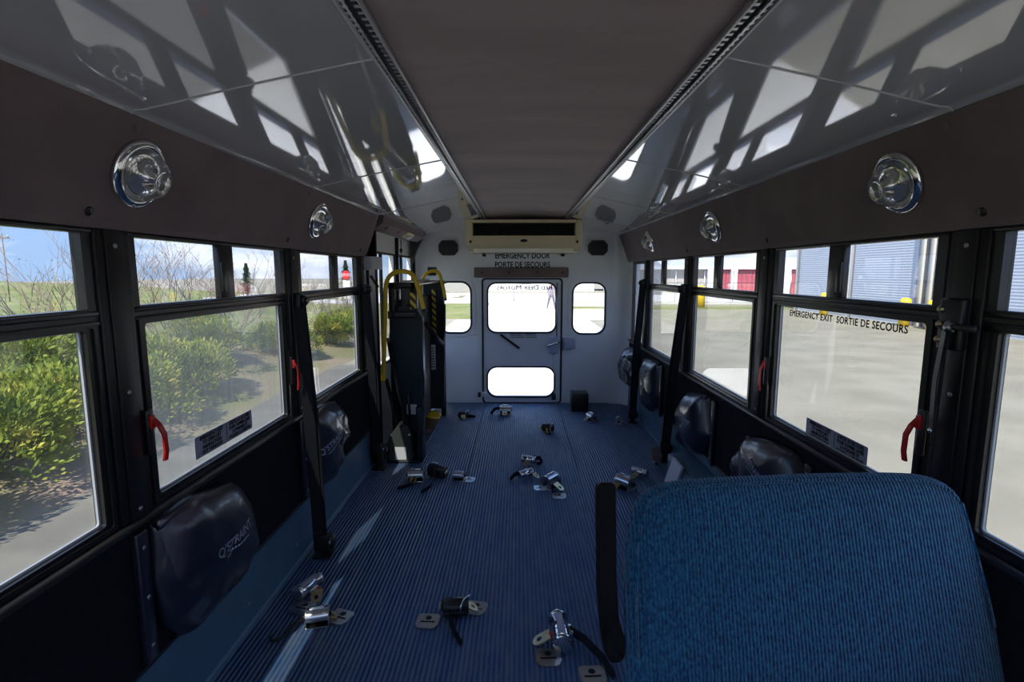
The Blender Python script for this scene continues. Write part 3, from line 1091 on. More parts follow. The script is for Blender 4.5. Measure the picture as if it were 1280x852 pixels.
m.lathe([(.0, -.02), (.013, -.015), (.013, .015), (0, .02)], M_PLAST, Matrix.Translation((-1.10, 4.735, 1.60)), 10)
m.tube([(-1.108, 4.74, 1.42), (-1.108, 4.74, 0.7)], .010, M_POST, 8)
tag(m.build('latch_cord'), 'thin hanging latch cord between the two lift door leaves', 'cord')

# ------------------------------------------------------------------ air conditioner
ac = thing('air_conditioner', 'cream air conditioning unit under the ceiling above the emergency door', 'air conditioner', (0.008, 5.2, 1.60))
m = MB()
x0, x1 = -0.537, 0.552
yf = 4.95
prof = [(5.53, 1.60), (5.02, 1.60), (4.965, 1.635), (4.95, 1.655), (4.95, 1.745), (4.95, 1.745)]
m.prism([(5.52, 1.602), (5.03, 1.602), (4.975, 1.628), (4.95, 1.662), (4.95, 1.742), (5.52, 1.742)], 0, x0 + .035, x1 - .035, M_CREAM)
m.bevbox(x0, x0 + .065, 4.945, 5.52, 1.66, 1.895, M_CREAM, .012)
m.bevbox(x1 - .065, x1, 4.945, 5.52, 1.66, 1.895, M_CREAM, .012)
m.prism([(5.52, 1.66), (4.96, 1.66), (5.0, 1.60), (5.52, 1.60)], 0, x0 + .02, x0 + .07, M_CREAM)
m.prism([(5.52, 1.66), (4.96, 1.66), (5.0, 1.60), (5.52, 1.60)], 0, x1 - .07, x1 - .02, M_CREAM)
m.box(x0 + .03, x1 - .03, 4.95, 5.52, 1.865, 1.893, M_CREAM)
m.bevbox(x0 + .03, x1 - .03, 4.946, 4.99, 1.728, 1.748, M_CREAM, .006)
m.build('housing', ac)
m = MB()
m.box(x0 + .06, x1 - .06, 5.06, 5.10, 1.742, 1.866, M_RUB)
for k in range(5):
    z = 1.757 + k * .023
    m.bevbox(x0 + .06, x1 - .06, 4.985, 5.03, z, z + .004, M_PLAST, .0015)
for x in (-.25, .0, .26): m.box(x, x + .005, 4.975, 5.06, 1.742, 1.866, M_PLAST)
m.build('air_outlet', ac)
m = MB(); m.lathe([(.034, 0), (.034, .003), (.030, .005), (0, .006)], M_PLAST, frameM((0.008, 4.951, 1.70), (1, 0, 0), (0, 0, 1)) @ Matrix.Diagonal((1, .42, 1, 1)), 24)
m.build('emblem', ac)
for x in (x0 + .045, x1 - .045):
    m = MB(); m.lathe([(.012, 0), (.012, .003), (0, .004)], M_SILL, backM(x, 4.945, 1.69), 12); m.build('cover_screw', ac)
for x in (-.40, .42):
    m = MB(); m.bevbox(x - .018, x + .018, 5.46, 5.528, 1.570, 1.60, M_PLAST, .006); m.build('mounting_foot', ac)

# speakers
for x, lab in ((-0.776, 'black octagonal speaker on the rear wall left of the air conditioner'), (0.787, 'black octagonal speaker on the rear wall right of the air conditioner')):
    sp = thing('speaker', lab, 'speaker', (x, 5.53, 1.66), 'speakers on the rear wall')
    m = MB()
    ow, oh = .102, .078
    oc = [(-ow, -.035), (-ow * .62, -oh), (ow * .62, -oh), (ow, -.035), (ow, .035), (ow * .62, oh), (-ow * .62, oh), (-ow, .035)]
    plate(m, oc, [], .03, M_PLAST, backM(x, 5.53, 1.66)); m.build('housing', sp, .004)
    m = MB()
    for k in range(-5, 6):
        hw = ow * (.82 - .035 * abs(k)); m.bevbox(x - hw, x + hw, 5.494, 5.501, 1.66 + k * .012 - .0025, 1.66 + k * .012 + .0025, M_RUB, .001)
    m.build('grille', sp)

# ------------------------------------------------------------------ dome lights
def dome(side, y, label):
    up = Vector((-side * 0.093, 0, 0.255)).normalized(); ex = Vector((0, -side, 0))
    p = Vector((side * 1.085, y, 1.528)) + up * 0.137
    M = frameM(p, ex, up)
    o = thing('dome_light', label, 'light', p, 'dome lights on the brown headers')
    m = MB(); m.lathe([(.088, 0), (.090, .006), (.087, .014), (.078, .020), (.070, .018), (.066, .016), (.066, .006), (0, .006)], M_CHROME, M, 40); m.build('chrome_ring', o)
    m = MB()
    prof = [(.067, .010), (.067, .028), (.063, .034)]
    for k in range(1, 22):
        q = k / 22
        rr = .063 * (1 - q)
        hh = .034 + .040 * (1 - (1 - q) ** 2.4)
        prof.append((rr, hh + (.0016 if k % 2 else -.0008)))
        if k in (6, 13): prof.append((rr - .0005, hh + .005))
    prof.append((0, .074))
    m.lathe(prof, M_LENS, M, 40)
    m.build('lens', o)
    m = MB(); m.lathe([(.064, .008), (.050, .009), (.030, .016), (.018, .026), (.015, .034), (.010, .040), (0, .042)], M_CHROME, M, 24); m.build('reflector', o)
    for a in (25, 145, 265):
        m = MB()
        screws(m, [(.081 * math.cos(math.radians(a)), .081 * math.sin(math.radians(a)))], M @ Matrix.Translation((0, 0, .016)), .0055)
        m.build('ring_screw', o)
dome(-1, 1.385, 'round chrome dome light above the nearest left window post')
dome(-1, 2.60, 'small round chrome dome light above the third left window')
dome(1, 1.54, 'round chrome dome light above the lettered right window')
dome(1, 2.95, 'middle of the three chrome dome lights on the right header')
dome(1, 4.33, 'farthest chrome dome light on the right header')

# ------------------------------------------------------------------ bus seat
seat = thing('bus_seat', 'blue cloth bench seat with a tall rounded backrest beside the right wall', 'seat', (0.70, 1.2, 0))
out = [(0.205, 0.40), (0.205, 0.50), (0.206, 0.599), (0.213, 0.719), (0.230, 0.808), (0.254, 0.852), (0.32, 0.879), (0.462, 0.889), (0.664, 0.898), (0.864, 0.902), (0.964, 0.899), (1.025, 0.880), (1.055, 0.844), (1.066, 0.758), (1.078, 0.655), (1.084, 0.571), (1.084, 0.40)]
out = [(x, z * 1.0595) for x, z in out]
M = frameM((0, 0.9525, 0), (1, 0, 0), (0, 0.35, 1))
m = MB(); pillow_mesh(m, out, M, 0.045, 0.045, M_SEAT, expo=5, n=120)
bk = m.build('backrest', seat, weld=True)
m = MB()        # welt along the edge of the cushion face
cc = Vector((0.66, 0.66))
pts = []
for x, z in out[1:-1]:
    q = cc + (Vector((x, z)) - cc) * 0.945
    pts.append(M @ Vector((q.x, q.y, 0.031)))
m.tube(pts, 0.0035, M_SEAT, 6); m.build('piping', bk)
m = MB(); pillow_mesh(m, [(0.235, 0.62), (1.085, 0.62), (1.085, 1.10), (0.235, 1.10)], frameM((0, 0, 0.36), (1, 0, 0), (0, 1, 0)), 0.055, 0.055, M_SEAT, expo=5, n=100)
m.build('seat_cushion', seat, weld=True)
m = MB()
poly = [(0.148, 0.867), (0.155, 0.876), (0.189, 0.876), (0.195, 0.868), (0.189, 0.667), (0.191, 0.582), (0.203, 0.541), (0.202, 0.506), (0.192, 0.494), (0.168, 0.492), (0.160, 0.504), (0.150, 0.54), (0.144, 0.632)]
plate(m, [(x, z * 1.0595) for x, z in poly], [], .042, mat('matt_black_armrest', (.005, .005, .006), .55, 0, .12), M, -.02)
o = m.build('armrest', seat, 0.007, 3); smooth_by_angle(o, 40); o['label'] = 'black plastic armrest folded upright'
m = MB(); m.bevbox(.25, 1.08, .66, .70, .27, .30, M_BLACK, .006); m.bevbox(.25, 1.08, 1.08, 1.12, .27, .30, M_BLACK, .006)
m.bevbox(.25, .28, .66, 1.24, .27, .30, M_BLACK, .006); m.bevbox(1.05, 1.08, .66, 1.24, .27, .30, M_BLACK, .006)
m.build('seat_frame', seat)
for x in (.40, .90):
    for y in (.74, 1.08):
        m = MB(); m.tube([(x, y, .28), (x, y + .03, .01)], .016, M_BLACK, 10); m.bevbox(x - .03, x + .03, y, y + .06, 0, .01, M_BLACK, .003); m.build('leg', seat)

# ------------------------------------------------------------------ storage pouches
def pouch(side, outline, depth, label, seed, logo, strap_y=None, logo_rot=0.0, logo_size=.05, off=1.106):
    """Outline is (distance along the bus, height)."""
    M = rightM(0, 0, off) if side > 0 else leftM(0, 0, -off)
    e = -side
    ol = [(e * a, b) for a, b in outline]
    ys = [a for a, b in outline]; zs = [b for a, b in outline]
    o = thing('storage_pouch', label, 'pouch', (side * 1.106, sum(ys) / len(ys), min(zs)), 'black vinyl pouches on the side walls')
    m = MB(); pillow_mesh(m, ol, M, depth, 0.0, M_VINYL, wr=.042, wsc=7.5, expo=2.2, n=96, calm=(e * logo[0], logo[1], .21) if logo else None, seed=seed, rings=(1, .985, .96, .93, .89, .84, .78, .71, .63, .54, .44, .33, .22, .11))
    b = m.build('pouch_body', o, weld=True)
    smooth_by_angle(b, 80)
    me = b.data
    base = world_loc(b)
    bvh = BVHTree.FromPolygons([v.co + base for v in me.vertices], [tuple(p.vertices) for p in me.polygons])
    def drop(q):
        h = bvh.ray_cast(Vector((0, q.y, q.z)), Vector((side, 0, 0)))
        return h[0] - Vector((side * .0055, 0, 0)) if h[0] is not None else q
    if logo:
        lm = M @ Matrix.Translation((e * logo[0], logo[1], 0)) @ Matrix.Rotation(math.radians(logo_rot), 4, 'Z')
        text_mesh("Q'STRAINT.", logo_size, lm, M_WTXT, 'pouch_lettering', o, bold=.0009, sx=1.0, drop=drop)
        s = MB(); random.seed(seed); x = -logo_size * 1.6
        while x < logo_size * 1.6:
            wd = random.uniform(.004, .010)
            vs = [drop(lm @ Vector((a, c, 0))) for a, c in ((x, -logo_size * .72), (x + wd, -logo_size * .72), (x + wd, -logo_size * .58), (x, -logo_size * .58))]
            s.add(vs, [(0, 1, 2, 3)], M_WTXT); x += wd + .004
        s.build('small_lettering', o)
    if strap_y is not None:
        z0, z1 = min(zs) + .04, max(zs) - .02
        s = MB()
        a, c = sorted((side * 1.085, side * 1.108))
        s.bevbox(a, c, strap_y - .022, strap_y + .022, z0, z1, M_VINYL, .006)
        s.build('mounting_strip', o)
        for k in range(3):
            z = z0 + (z1 - z0) * (.12 + .38 * k)
            s = MB(); screws(s, [(e * strap_y, z)], frameM((side * 1.085, 0, 0), (0, e, 0), (0, 0, 1)), .007, M_STEEL); s.build('snap', o)
    # rolled flap
    s = MB()
    top = sorted(outline, key=lambda p: -p[1])[:3]; top.sort()
    s.tube([(side * 1.085, a, b - .02) for a, b in top], .016, M_VINYL, 8)
    s.build('flap_roll', o)
    return o
pouch(-1, [(1.40, .700), (1.531, .711), (1.77, .665), (1.844, .618), (1.924, .47), (1.922, .34), (1.826, .265), (1.578, .273), (1.486, .265), (1.40, .364), (1.375, .517)], .085,
      'large black lettered vinyl pouch below the nearest left windows', 1, (1.665, .505), 1.345, 2, .044)
pouch(-1, [(2.50, .70), (2.636, .72), (2.847, .69), (2.97, .60), (2.99, .45), (2.856, .36), (2.803, .25), (2.58, .275), (2.47, .37)], .09,
      'crumpled black vinyl pouch behind the left shoulder belt', 5, (2.62, .53), 2.44, 18, .045)
pouch(1, [(2.60, .30), (2.62, .444), (2.482, .615), (2.286, .66), (2.07, .675), (1.99, .576), (2.0, .33)], .085,
      'shiny black vinyl pouch on the right wall just behind the blue seat', 9, (2.24, .53), 1.97, -15, .040)
pouch(1, [(3.50, .23), (3.56, .449), (3.388, .62), (3.07, .68), (2.99, .429), (3.12, .28), (3.3, .23)], .09,
      'shiny black vinyl pouch behind the middle right shoulder belt', 12, (3.22, .49), 2.97, -10, .040)
pouch(1, [(4.62, .54), (4.57, .66), (4.131, .69), (4.10, .394), (4.35, .215), (4.58, .22)], .085,
      'black vinyl pouch with pale lettering, nearer of the two at the rear right', 15, (4.30, .56), 4.09, -10, .045)
pouch(1, [(5.28, .56), (5.20, .67), (4.85, .67), (4.83, .30), (5.22, .28)], .13,
      'black vinyl pouch nearest the rear wall on the right', 18, None, None)

# ------------------------------------------------------------------ shoulder belts
def belt(side, y, ytop, ztop, ybot, zbot, label, xtop=1.09, xbot=1.03, kind='floor'):
    o = thing('shoulder_belt', label, 'seat belt', (side * xbot, ybot, 0), 'shoulder belts hanging from the window posts')
    m = MB()
    a, b = sorted((side * 1.068, side * 1.102))
    m.bevbox(a, b, y - .028, y + .028, ztop - .035, ztop + .055, M_PLAST, .008)
    m.lathe([(.026, 0), (.026, .014), (.018, .022), (0, .024)], M_PLAST, frameM((side * 1.068, y, ztop + .02), (0, -side, 0), (0, 0, 1)), 16)
    m.build('anchor_bracket', o)
    m = MB(); screws(m, [(0, 0)], frameM((side * 1.045, y, ztop + .02), (0, -side, 0), (0, 0, 1)), .011, M_GOLD, .008); m.build('anchor_bolt', o)
    A = Vector((side * xtop, ytop, ztop)); B = Vector((side * xbot, ybot, zbot))
    A.x = side * (abs(A.x) - .02)
    mid = A.lerp(B, .5) + Vector((-side * .012, 0, 0))
    m = MB()
    m.strap([A, A.lerp(mid, .5), mid, mid.lerp(B, .6), B], (side * 1.0, 0.25, 0), .062, .0045, M_WEB)
    m.strap([A + Vector((0, -.014, -.01)), mid + Vector((side * .006, -.03, 0)), B + Vector((side * .01, -.01, 0))], (side * .9, -0.35, 0), .05, .004, M_WEB)
    m.build('webbing', o)
    m = MB()
    m.bevbox(B.x - .036, B.x + .036, B.y - .02, B.y + .022, B.z - .05, B.z + .035, M_PLAST, .007)
    m.lathe([(.040, -.022), (.042, -.015), (.042, .015), (.040, .022)], M_PLAST, Matrix.Translation((B.x + .02, B.y + .03, B.z - .02)) @ Matrix.Rotation(PI / 2, 4, 'X'), 20)
    m.bevbox(B.x - .04, B.x + .05, B.y - .03, B.y + .06, 0, .012, M_PLAST, .004)
    m.bevbox(B.x - .012, B.x + .03, B.y + .01, B.y + .04, .01, B.z - .03, M_PLAST, .004)
    m.build('floor_buckle', o)
    m = MB(); m.lathe([(.012, 0), (.012, .004), (0, .006)], M_CHROME, frameM((B.x + .03, B.y + .005, B.z - .015), (1, 0, 0), (0, 0, 1)), 12); m.build('buckle_rivet', o)
    return o
belt(-1, 2.455, 2.43, 1.25, 2.42, .085, 'long black shoulder belt beside the crumpled pouch on the left', 1.09, 1.02)
belt(-1, 3.54, 3.50, 1.27, 3.58, .16, 'black shoulder belt on the left beside the grey lift door post', 1.09, 1.05)
belt(1, 3.58, 3.52, 1.27, 3.76, .115, 'black shoulder belt on the second right window post from the rear', 1.09, 1.05)
belt(1, 4.73, 4.69, 1.29, 4.78, .09, 'farthest black shoulder belt, hanging past the rear right pouches', 1.09, 1.03)
# belt with bare retractor hardware on the near right post
o = thing('shoulder_belt', 'narrow belt with brass bolts on the near right window post behind the blue seat', 'seat belt', (1.09, 1.365, .75), None)
m = MB()
m.bevbox(1.075, 1.10, 1.33, 1.40, 1.20, 1.335, M_BLACK, .006); m.build('anchor_plate', o)
for z in (1.225, 1.265, 1.305):
    m = MB(); screws(m, [(0, 0)], rightM(1.392, z, 1.077), .010, M_GOLD, .009); m.build('anchor_bolt', o)
m = MB(); m.lathe([(.018, 0), (.018, .010), (.012, .016), (0, .018)], M_STEEL, rightM(1.355, 1.26, 1.078), 18); m.build('swivel', o)
m = MB(); m.tube([(1.07, 1.345, 1.262), (1.085, 1.29, 1.262)], .009, M_SILL, 8); m.build('swivel_bolt', o)
m = MB()
m.strap([(1.055, 1.35, 1.25), (1.06, 1.37, 1.12), (1.075, 1.385, .98)], (.3, 1, 0), .024, .003, M_SILL)
m.strap([(1.055, 1.34, 1.25), (1.065, 1.36, 1.0), (1.085, 1.40, .74)], (.3, 1, 0), .014, .003, M_WEB)
m.build('webbing', o)
m = MB(); screws(m, [(0, 0)], rightM(1.385, .975, 1.077), .009, M_CHROME, .006); m.build('lower_rivet', o)

# ------------------------------------------------------------------ floor anchor plates
def floor_plate(x, y, rz, label, group=None, sx=1.0):
    M = Matrix.Translation((x, y, 0)) @ Matrix.Rotation(math.radians(rz), 4, 'Z') @ Matrix.Scale(sx, 4)
    m = MB()
    oc = [(-.036, -.042), (-.026, -.047), (.026, -.047), (.036, -.042), (.046, -.020), (.046, .030), (.036, .042), (-.036, .042), (-.046, .030), (-.046, -.020)]
    slot = [(-.030, -.012), (.030, -.012), (.030, -.002), (-.030, -.002)]
    plate(m, oc, [circ(0, .016, .013, 16), slot], .003, M_STEEL, M, .0015)
    plate(m, [(x_ * .8, y_ * .8) for x_, y_ in oc], [], .001, M_RUB, M, .0006)
    o = tag(m.build('floor_anchor_plate'), label, 'anchor plate', group)
    return o

# ------------------------------------------------------------------ tie-down retractors
def retractor(x, y, rz, label, style='drum', tilt=0, s=1.0, hook=False, web=None, group='wheelchair tie-downs lying on the floor', ring=None):
    """A self-tensioning tie-down lying on the floor. Local X is its long axis."""
    o = thing('tie_down_retractor', label, 'tie-down retractor', (x, y, 0), group)
    T = Matrix.Translation((x, y, 0)) @ Matrix.Rotation(math.radians(rz), 4, 'Z') @ Matrix.Rotation(math.radians(tilt), 4, 'X') @ Matrix.Scale(s, 4)
    if style == 'drum':        # chrome roller housing with end caps
        m = MB()
        A = T @ frameM((-.058, 0, .036), (0, 1, 0), (0, 0, 1))
        m.lathe([(.026, .006), (.026, .110)], M_CHROME, A, 24)
        m.build('roller_housing', o)
        for zc in (0, .106):
            m = MB(); m.lathe([(.024, 0), (.030, .002), (.030, .010), (.024, .012), (0, .012)] if zc else [(0, 0), (.024, 0), (.030, .002), (.030, .010), (.024, .012)], M_BODY if zc else M_CHROME, A @ Matrix.Translation((0, 0, zc)), 24); m.build('end_cap', o)
        m = MB(); m.bevbox(-.02, .02, -.036, -.02, .028, .044, M_CHROME, .003, T); m.build('release_lever', o)
        m = MB(); m.bevbox(-.042, .046, -.010, .010, .0605, .0630, M_STICK, .001, T); m.build('housing_label', o)
        m = MB()
    elif style == 'box':       # square silver housing
        m = MB()
        arc = [(.034 * math.cos(math.radians(a)), .036 + .034 * math.sin(math.radians(a))) for a in range(-10, 191, 20)]
        arc2 = [(.030 * math.cos(math.radians(a)), .036 + .030 * math.sin(math.radians(a))) for a in range(190, -11, -20)]
        n0 = len(m.v)
        m.prism(arc + arc2, 0, -.045, .045, M_BODY)
        for i in range(n0, len(m.v)): m.v[i] = tuple(T @ Vector(m.v[i]))
        m.bevbox(-.05, .05, -.040, .034, .002, .007, M_BODY, .002, T)
        o_ = m.build('roller_housing', o); smooth_by_angle(o_, 40)
        m = MB(); m.lathe([(.027, 0), (.027, .084)], M_WEB, T @ frameM((-.042, 0, .035), (0, 1, 0), (0, 0, 1)), 18); m.build('webbing_roll', o)
        for e in (-1, 1):
            m = MB()
            sp = [(-.038, 0), (.036, 0), (.036, .03)] + [(.036 * math.cos(math.radians(a)), .036 + .036 * math.sin(math.radians(a))) for a in range(20, 170, 15)] + [(-.038, .03)]
            plate(m, sp, [], .004, M_STEEL, T @ frameM((e * .047 + (.004 if e < 0 else 0) - .002, 0, 0), (0, 1, 0), (0, 0, 1)))
            m.lathe([(.011, 0), (.011, .006), (0, .008)], M_PLAST, T @ frameM((e * .05, 0, .036), (0, e, 0), (0, 0, 1)), 14)
            m.build('side_plate', o)
        m = MB(); m.bevbox(-.03, .03, -.006, .004, .068, .078, M_CHROME, .002, T); m.build('release_lever', o)
    else:                      # dark housing with a chrome bow
        m = MB()
        A = T @ frameM((-.05, 0, .034), (0, 1, 0), (0, 0, 1))
        m.lathe([(0, 0), (.026, .002), (.030, .008), (.030, .095), (.024, .10), (0, .10)], M_PLAST, A, 20)
        m.bevbox(-.045, .045, -.03, .03, .008, .03, M_PLAST, .005, T)
        m.build('roller_housing', o)
        m = MB(); m.tube([T @ Vector(p) for p in ((.02, -.034, .02), (.02, -.034, .055), (.035, -.01, .070), (.055, .01, .066), (.06, .03, .05))], .004, M_CHROME, 8); m.build('release_lever', o)
        m = MB(); m.lathe([(.016, 0), (.016, .006), (.010, .009), (0, .010)], M_GOLD, A @ Matrix.Translation((0, 0, -.010)), 14); m.build('end_cap', o)
    # tongue with a hole, and its red lock
    m = MB()
    r = ring or (0.0, -.058, 0)
    TM = T @ Matrix.Translation((r[0], r[1], 0)) @ Matrix.Rotation(math.radians(r[2]), 4, 'Z')
    TM2 = TM @ Matrix.Translation((0, 0, .020)) @ Matrix.Rotation(math.radians(28), 4, 'X')
    plate(m, [(-.020, .030), (-.020, -.006)] + [(.020 * math.cos(math.radians(a)), -.006 + .020 * math.sin(math.radians(a))) for a in range(-170, -5, 15)] + [(.020, -.006), (.020, .030)], [circ(0, -.004, .0085, 14)], .004, M_GOLD, TM2)
    m.build('anchor_tongue', o)
    m = MB(); m.bevbox(-.008, .008, .022, .036, .024, .038, M_RED, .003, TM); m.build('lock_button', o)
    if web:
        m = MB(); m.strap([T @ Vector(p) for p in web], (0, 0, 1) if False else (0.3, 0.2, .9), .030, .003, M_WEB); m.build('webbing', o)
    if hook:
        m = MB()
        hp = [(-.060, .0, .030), (-.085, -.005, .020), (-.105, -.030, .012), (-.118, -.060, .010), (-.140, -.085, .010), (-.168, -.080, .010), (-.176, -.055, .010), (-.160, -.040, .012)]
        m.tube([T @ Vector(p) for p in hp], [.008, .007, .006, .006, .006, .006, .005, .003], M_BLACK, 10); m.build('hook', o)
    return o

# near left pair
floor_plate(-.955, 2.02, -15, 'pale steel anchor plate under the nearest tie-down beside the left cove')
retractor(-.975, 2.115, 68, 'upright chrome roller tie-down with brass tongue beside the left cove', 'drum', 10, 1.12, ring=(-.01, -.055, -60))
floor_plate(-.775, 1.962, -20, 'steel anchor plate to the right of the hooked tie-down at lower left')
retractor(-.855, 1.925, 15, 'chrome tie-down with a dark curved hook at lower left', 'box', 0, .95, hook=True, ring=(.055, .01, 75))
# near centre
floor_plate(-.412, 1.94, -4, 'slotted steel anchor plate alone on the floor at lower centre')
floor_plate(-.225, 2.025, -12, 'steel anchor plate half under the black tie-down at lower centre')
retractor(-.305, 1.985, 6, 'black tie-down with dangling webbing between two anchor plates at lower centre', 'dark', 0, 1.1, web=[(-.02, -.03, .03), (-.015, -.06, .012), (.0, -.12, .006), (.02, -.17, .005)], ring=(.06, .01, 85))
floor_plate(.065, 1.745, 3, 'slotted steel anchor plate just below the upright chrome roller at lower right')
retractor(.115, 1.825, 94, 'upright chrome roller tie-down nearest the black armrest', 'drum', 0, 1.3, web=[(.0, -.025, .04), (-.03, -.065, .03), (-.09, -.11, .01), (-.15, -.12, .006)], ring=(-.01, .058, 180))
floor_plate(.215, 1.66, 4, 'steel anchor plate next to the foot of the blue seat')
# middle left row
retractor(-.742, 3.385, 4, 'bright silver tie-down nearest the base of the lift', 'box', 0, 1.1, web=[(0, -.03, .03), (-.02, -.10, .01), (-.09, -.14, .006)], ring=(-.01, -.05, 0))
retractor(-.60, 3.44, 150, 'black strap-tangled tie-down in the middle of the row beside the lift', 'dark', 0, 1.35, web=[(0, .03, .05), (-.04, .08, .04), (-.07, .14, .02), (-.06, .20, .006)], ring=(0, -.05, 0))
retractor(-.45, 3.40, -8, 'small silver tie-down at the right end of the row beside the lift', 'box', 0, .8, ring=(.04, 0, 80))
floor_plate(-.385, 3.395, -10, 'anchor plate at the right end of the row beside the lift')
# back row
retractor(-.58, 4.93, 10, 'small dark tie-down near the left foot of the emergency door', 'dark', 0, 1.0, web=[(.04, 0, .02), (.08, .0, .01), (.12, -.01, .006)])
retractor(-.17, 5.07, -6, 'silver and black tie-down in front of the emergency door', 'box', 0, 1.2, web=[(-.05, 0, .05), (-.09, 0, .04), (-.12, -.02, .006)])
retractor(.222, 4.50, 0, 'dark chrome tie-down standing in front of the lower door pane', 'dark', 0, 1.1, web=[(0, -.02, .05), (0, -.06, .03), (.01, -.10, .006)])
retractor(.66, 4.84, 110, 'pale silver tie-down beside the black floor box', 'box', 0, 1.1, ring=(0, .055, 180))
# middle group
retractor(.035, 3.70, -22, 'rear of the chrome tie-downs lying together at the centre of the floor', 'drum', 0, .95, web=[(.03, .02, .05), (.07, .05, .04), (.10, .03, .02), (.07, -.01, .01)])
retractor(.005, 3.43, 35, 'chrome tie-down with a ringed tongue at the centre of the floor', 'drum', 0, .95, web=[(-.03, .02, .05), (-.08, .03, .03), (-.12, .02, .01)], ring=(.06, -.05, 20))
floor_plate(.10, 3.26, 0, 'anchor plate below the ringed tie-down at the centre of the floor', sx=.9)
retractor(.165, 3.28, 52, 'grey boxy tie-down with brass tongue at the centre right of the floor', 'box', 0, 1.25, ring=(-.01, -.065, 0))
floor_plate(.215, 3.14, -5, 'anchor plate below the grey boxy tie-down at centre right', sx=.95)
# beside the seat
retractor(.655, 3.26, 130, 'pale silver tie-down just behind the left corner of the blue seat', 'box', 0, 1.25, ring=(.02, .06, 180))
retractor(.80, 3.47, -42, 'slim chrome roller tie-down behind the blue seat', 'drum', 0, .95, ring=(-.01, -.058, 0))
retractor(.895, 4.74, 80, 'silver tie-down at the foot of the farthest right shoulder belt', 'box', 0, .9)

# small flat tread pad, black box, wheel well cover
m = MB()
PM = frameM((.975, 3.72, .075), (1, .1, 0), (0, .45, .9))
m.bevbox(-.04, .04, -.05, .045, -.008, .008, M_BROWN, .008, PM)
m.bevbox(-.03, .03, -.068, -.05, -.01, .008, M_STEEL, .004, PM)
m.bevbox(-.012, .012, -.085, .0, -.02, -.006, M_BLACK, .003, PM)
tag(m.build('pedal'), 'small brown ribbed pad standing at the foot of a right shoulder belt', 'pad')
bb = thing('equipment_box', 'black square box on the floor by the right side of the emergency door', 'box', (.59, 5.25, 0))
m = MB(); m.bevbox(.500, .672, 5.16, 5.34, 0, .185, M_PLAST, .008); m.build('case', bb)
m = MB(); m.bevbox(.515, .657, 5.155, 5.162, .02, .15, M_RUB, .004); m.build('front_grille', bb)
hc = thing('heater_cover', 'blue grey sloping floor box against the right wall behind the blue seat', 'heater cover', (1.04, 2.9, 0))
m = MB(); m.prism([(1.113, 0), (.965, 0), (.965, .16), (.985, .19), (1.113, .215)], 1, 2.2, 3.40, M_BASE); m.build('cover', hc, .004)
m = MB(); m.box(.963, 1.113, 2.705, 2.712, 0, .217, M_SILL); m.build('seam', hc)
m = MB()
m.prism([(3.39, .004), (3.225, .225), (3.045, .225), (3.20, .004)], 0, .948, .9635, mat('pale_card', (.90, .90, .97), .5))
tag(m.build('notice_card'), 'pale card leaning on the heater cover behind the blue seat', 'card')

# ------------------------------------------------------------------ wheelchair lift
lift = thing('wheelchair_lift', 'folded wheelchair lift with yellow handrails in front of the left lift door', 'wheelchair lift', (-.9, 4.3, 0))
def tower(y, x0, x1, zt, nm):
    m = MB()
    m.bevbox(x0, x0 + .045, y, y + .06, 0, zt, M_BLACK, .006)
    m.bevbox(x1 - .045, x1, y, y + .06, 0, zt, M_BLACK, .006)
    m.bevbox(x0, x1, y, y + .06, zt - .05, zt, M_BLACK, .006)
    return m.build(nm, lift)
tower(3.86, -1.01, -.80, 1.33, 'near_tower')
tower(4.98, -.955, -.755, 1.33, 'far_tower')
m = MB()       # folded platform: two stacked tapering leaves seen edge on
m.prism([(-.995, .95), (-.972, 1.02), (-.915, 1.16), (-.800, 1.16), (-.745, 1.07), (-.742, .62), (-.765, .20), (-.86, .20), (-.965, .60)], 1, 3.775, 3.855, M_TEAL)
o = m.build('folded_platform', lift, .006)
m = MB(); m.prism([(-.96, .10), (-.875, .10), (-.875, 1.20), (-.96, 1.20)], 1, 3.93, 4.96, M_RUB); m.build('platform_deck', lift, .005)
m = MB()       # far arm panel
m.prism([(-.955, .09), (-.765, .09), (-.745, 1.10), (-.77, 1.28), (-.93, 1.28), (-.955, 1.12)], 1, 4.925, 4.975, M_TEAL); m.build('far_arm_panel', lift, .005)
m = MB()       # edge trims and links on the near side
m.tube([(-1.0, 3.76, .93), (-.955, 3.76, .60), (-.87, 3.76, .22)], .011, M_STEEL, 8)
m.tube([(-.742, 3.765, 1.05), (-.735, 3.765, .62), (-.76, 3.765, .20)], .009, M_STEEL, 8)
m.build('edge_trim', lift)
for pts, r in ((((-.985, 3.75, .90), (-.93, 3.74, .50), (-.80, 3.74, .10)), .016), (((-1.03, 3.80, .62), (-.985, 3.80, .40), (-.95, 3.80, .10)), .014), (((-.86, 3.745, .55), (-.845, 3.745, .30)), .010)):
    m = MB(); m.tube(pts, r, M_BLACK, 8); m.build('link_arm', lift)
m = MB()
m.prism([(-1.0, .015), (-.835, .015), (-.835, .235), (-.86, .285), (-.935, .285), (-1.0, .20)], 1, 3.70, 3.84, M_BODY if False else mat('grey_green_box', (.05, .06, .055), .4)); pb = m.build('power_unit', lift, .006)
m = MB(); m.box(-.955, -.872, 3.694, 3.700, .03, .125, M_LABEL); pb2 = m.build('warning_label', pb)
for q in (-.985, -.85):
    m = MB(); screws(m, [(q, .215)], frameM((0, 3.70, 0), (1, 0, 0), (0, 0, 1)), .010, M_CHROME); m.build('cover_screw', pb)
m = MB(); m.box(-.875, -.80, 3.765, 3.772, .355, .43, M_LABEL); m.build('warning_label', lift)
m = MB(); m.bevbox(-.80, -.755, 3.72, 3.86, .0, .42, M_TEAL, .008); m.build('near_foot', lift)
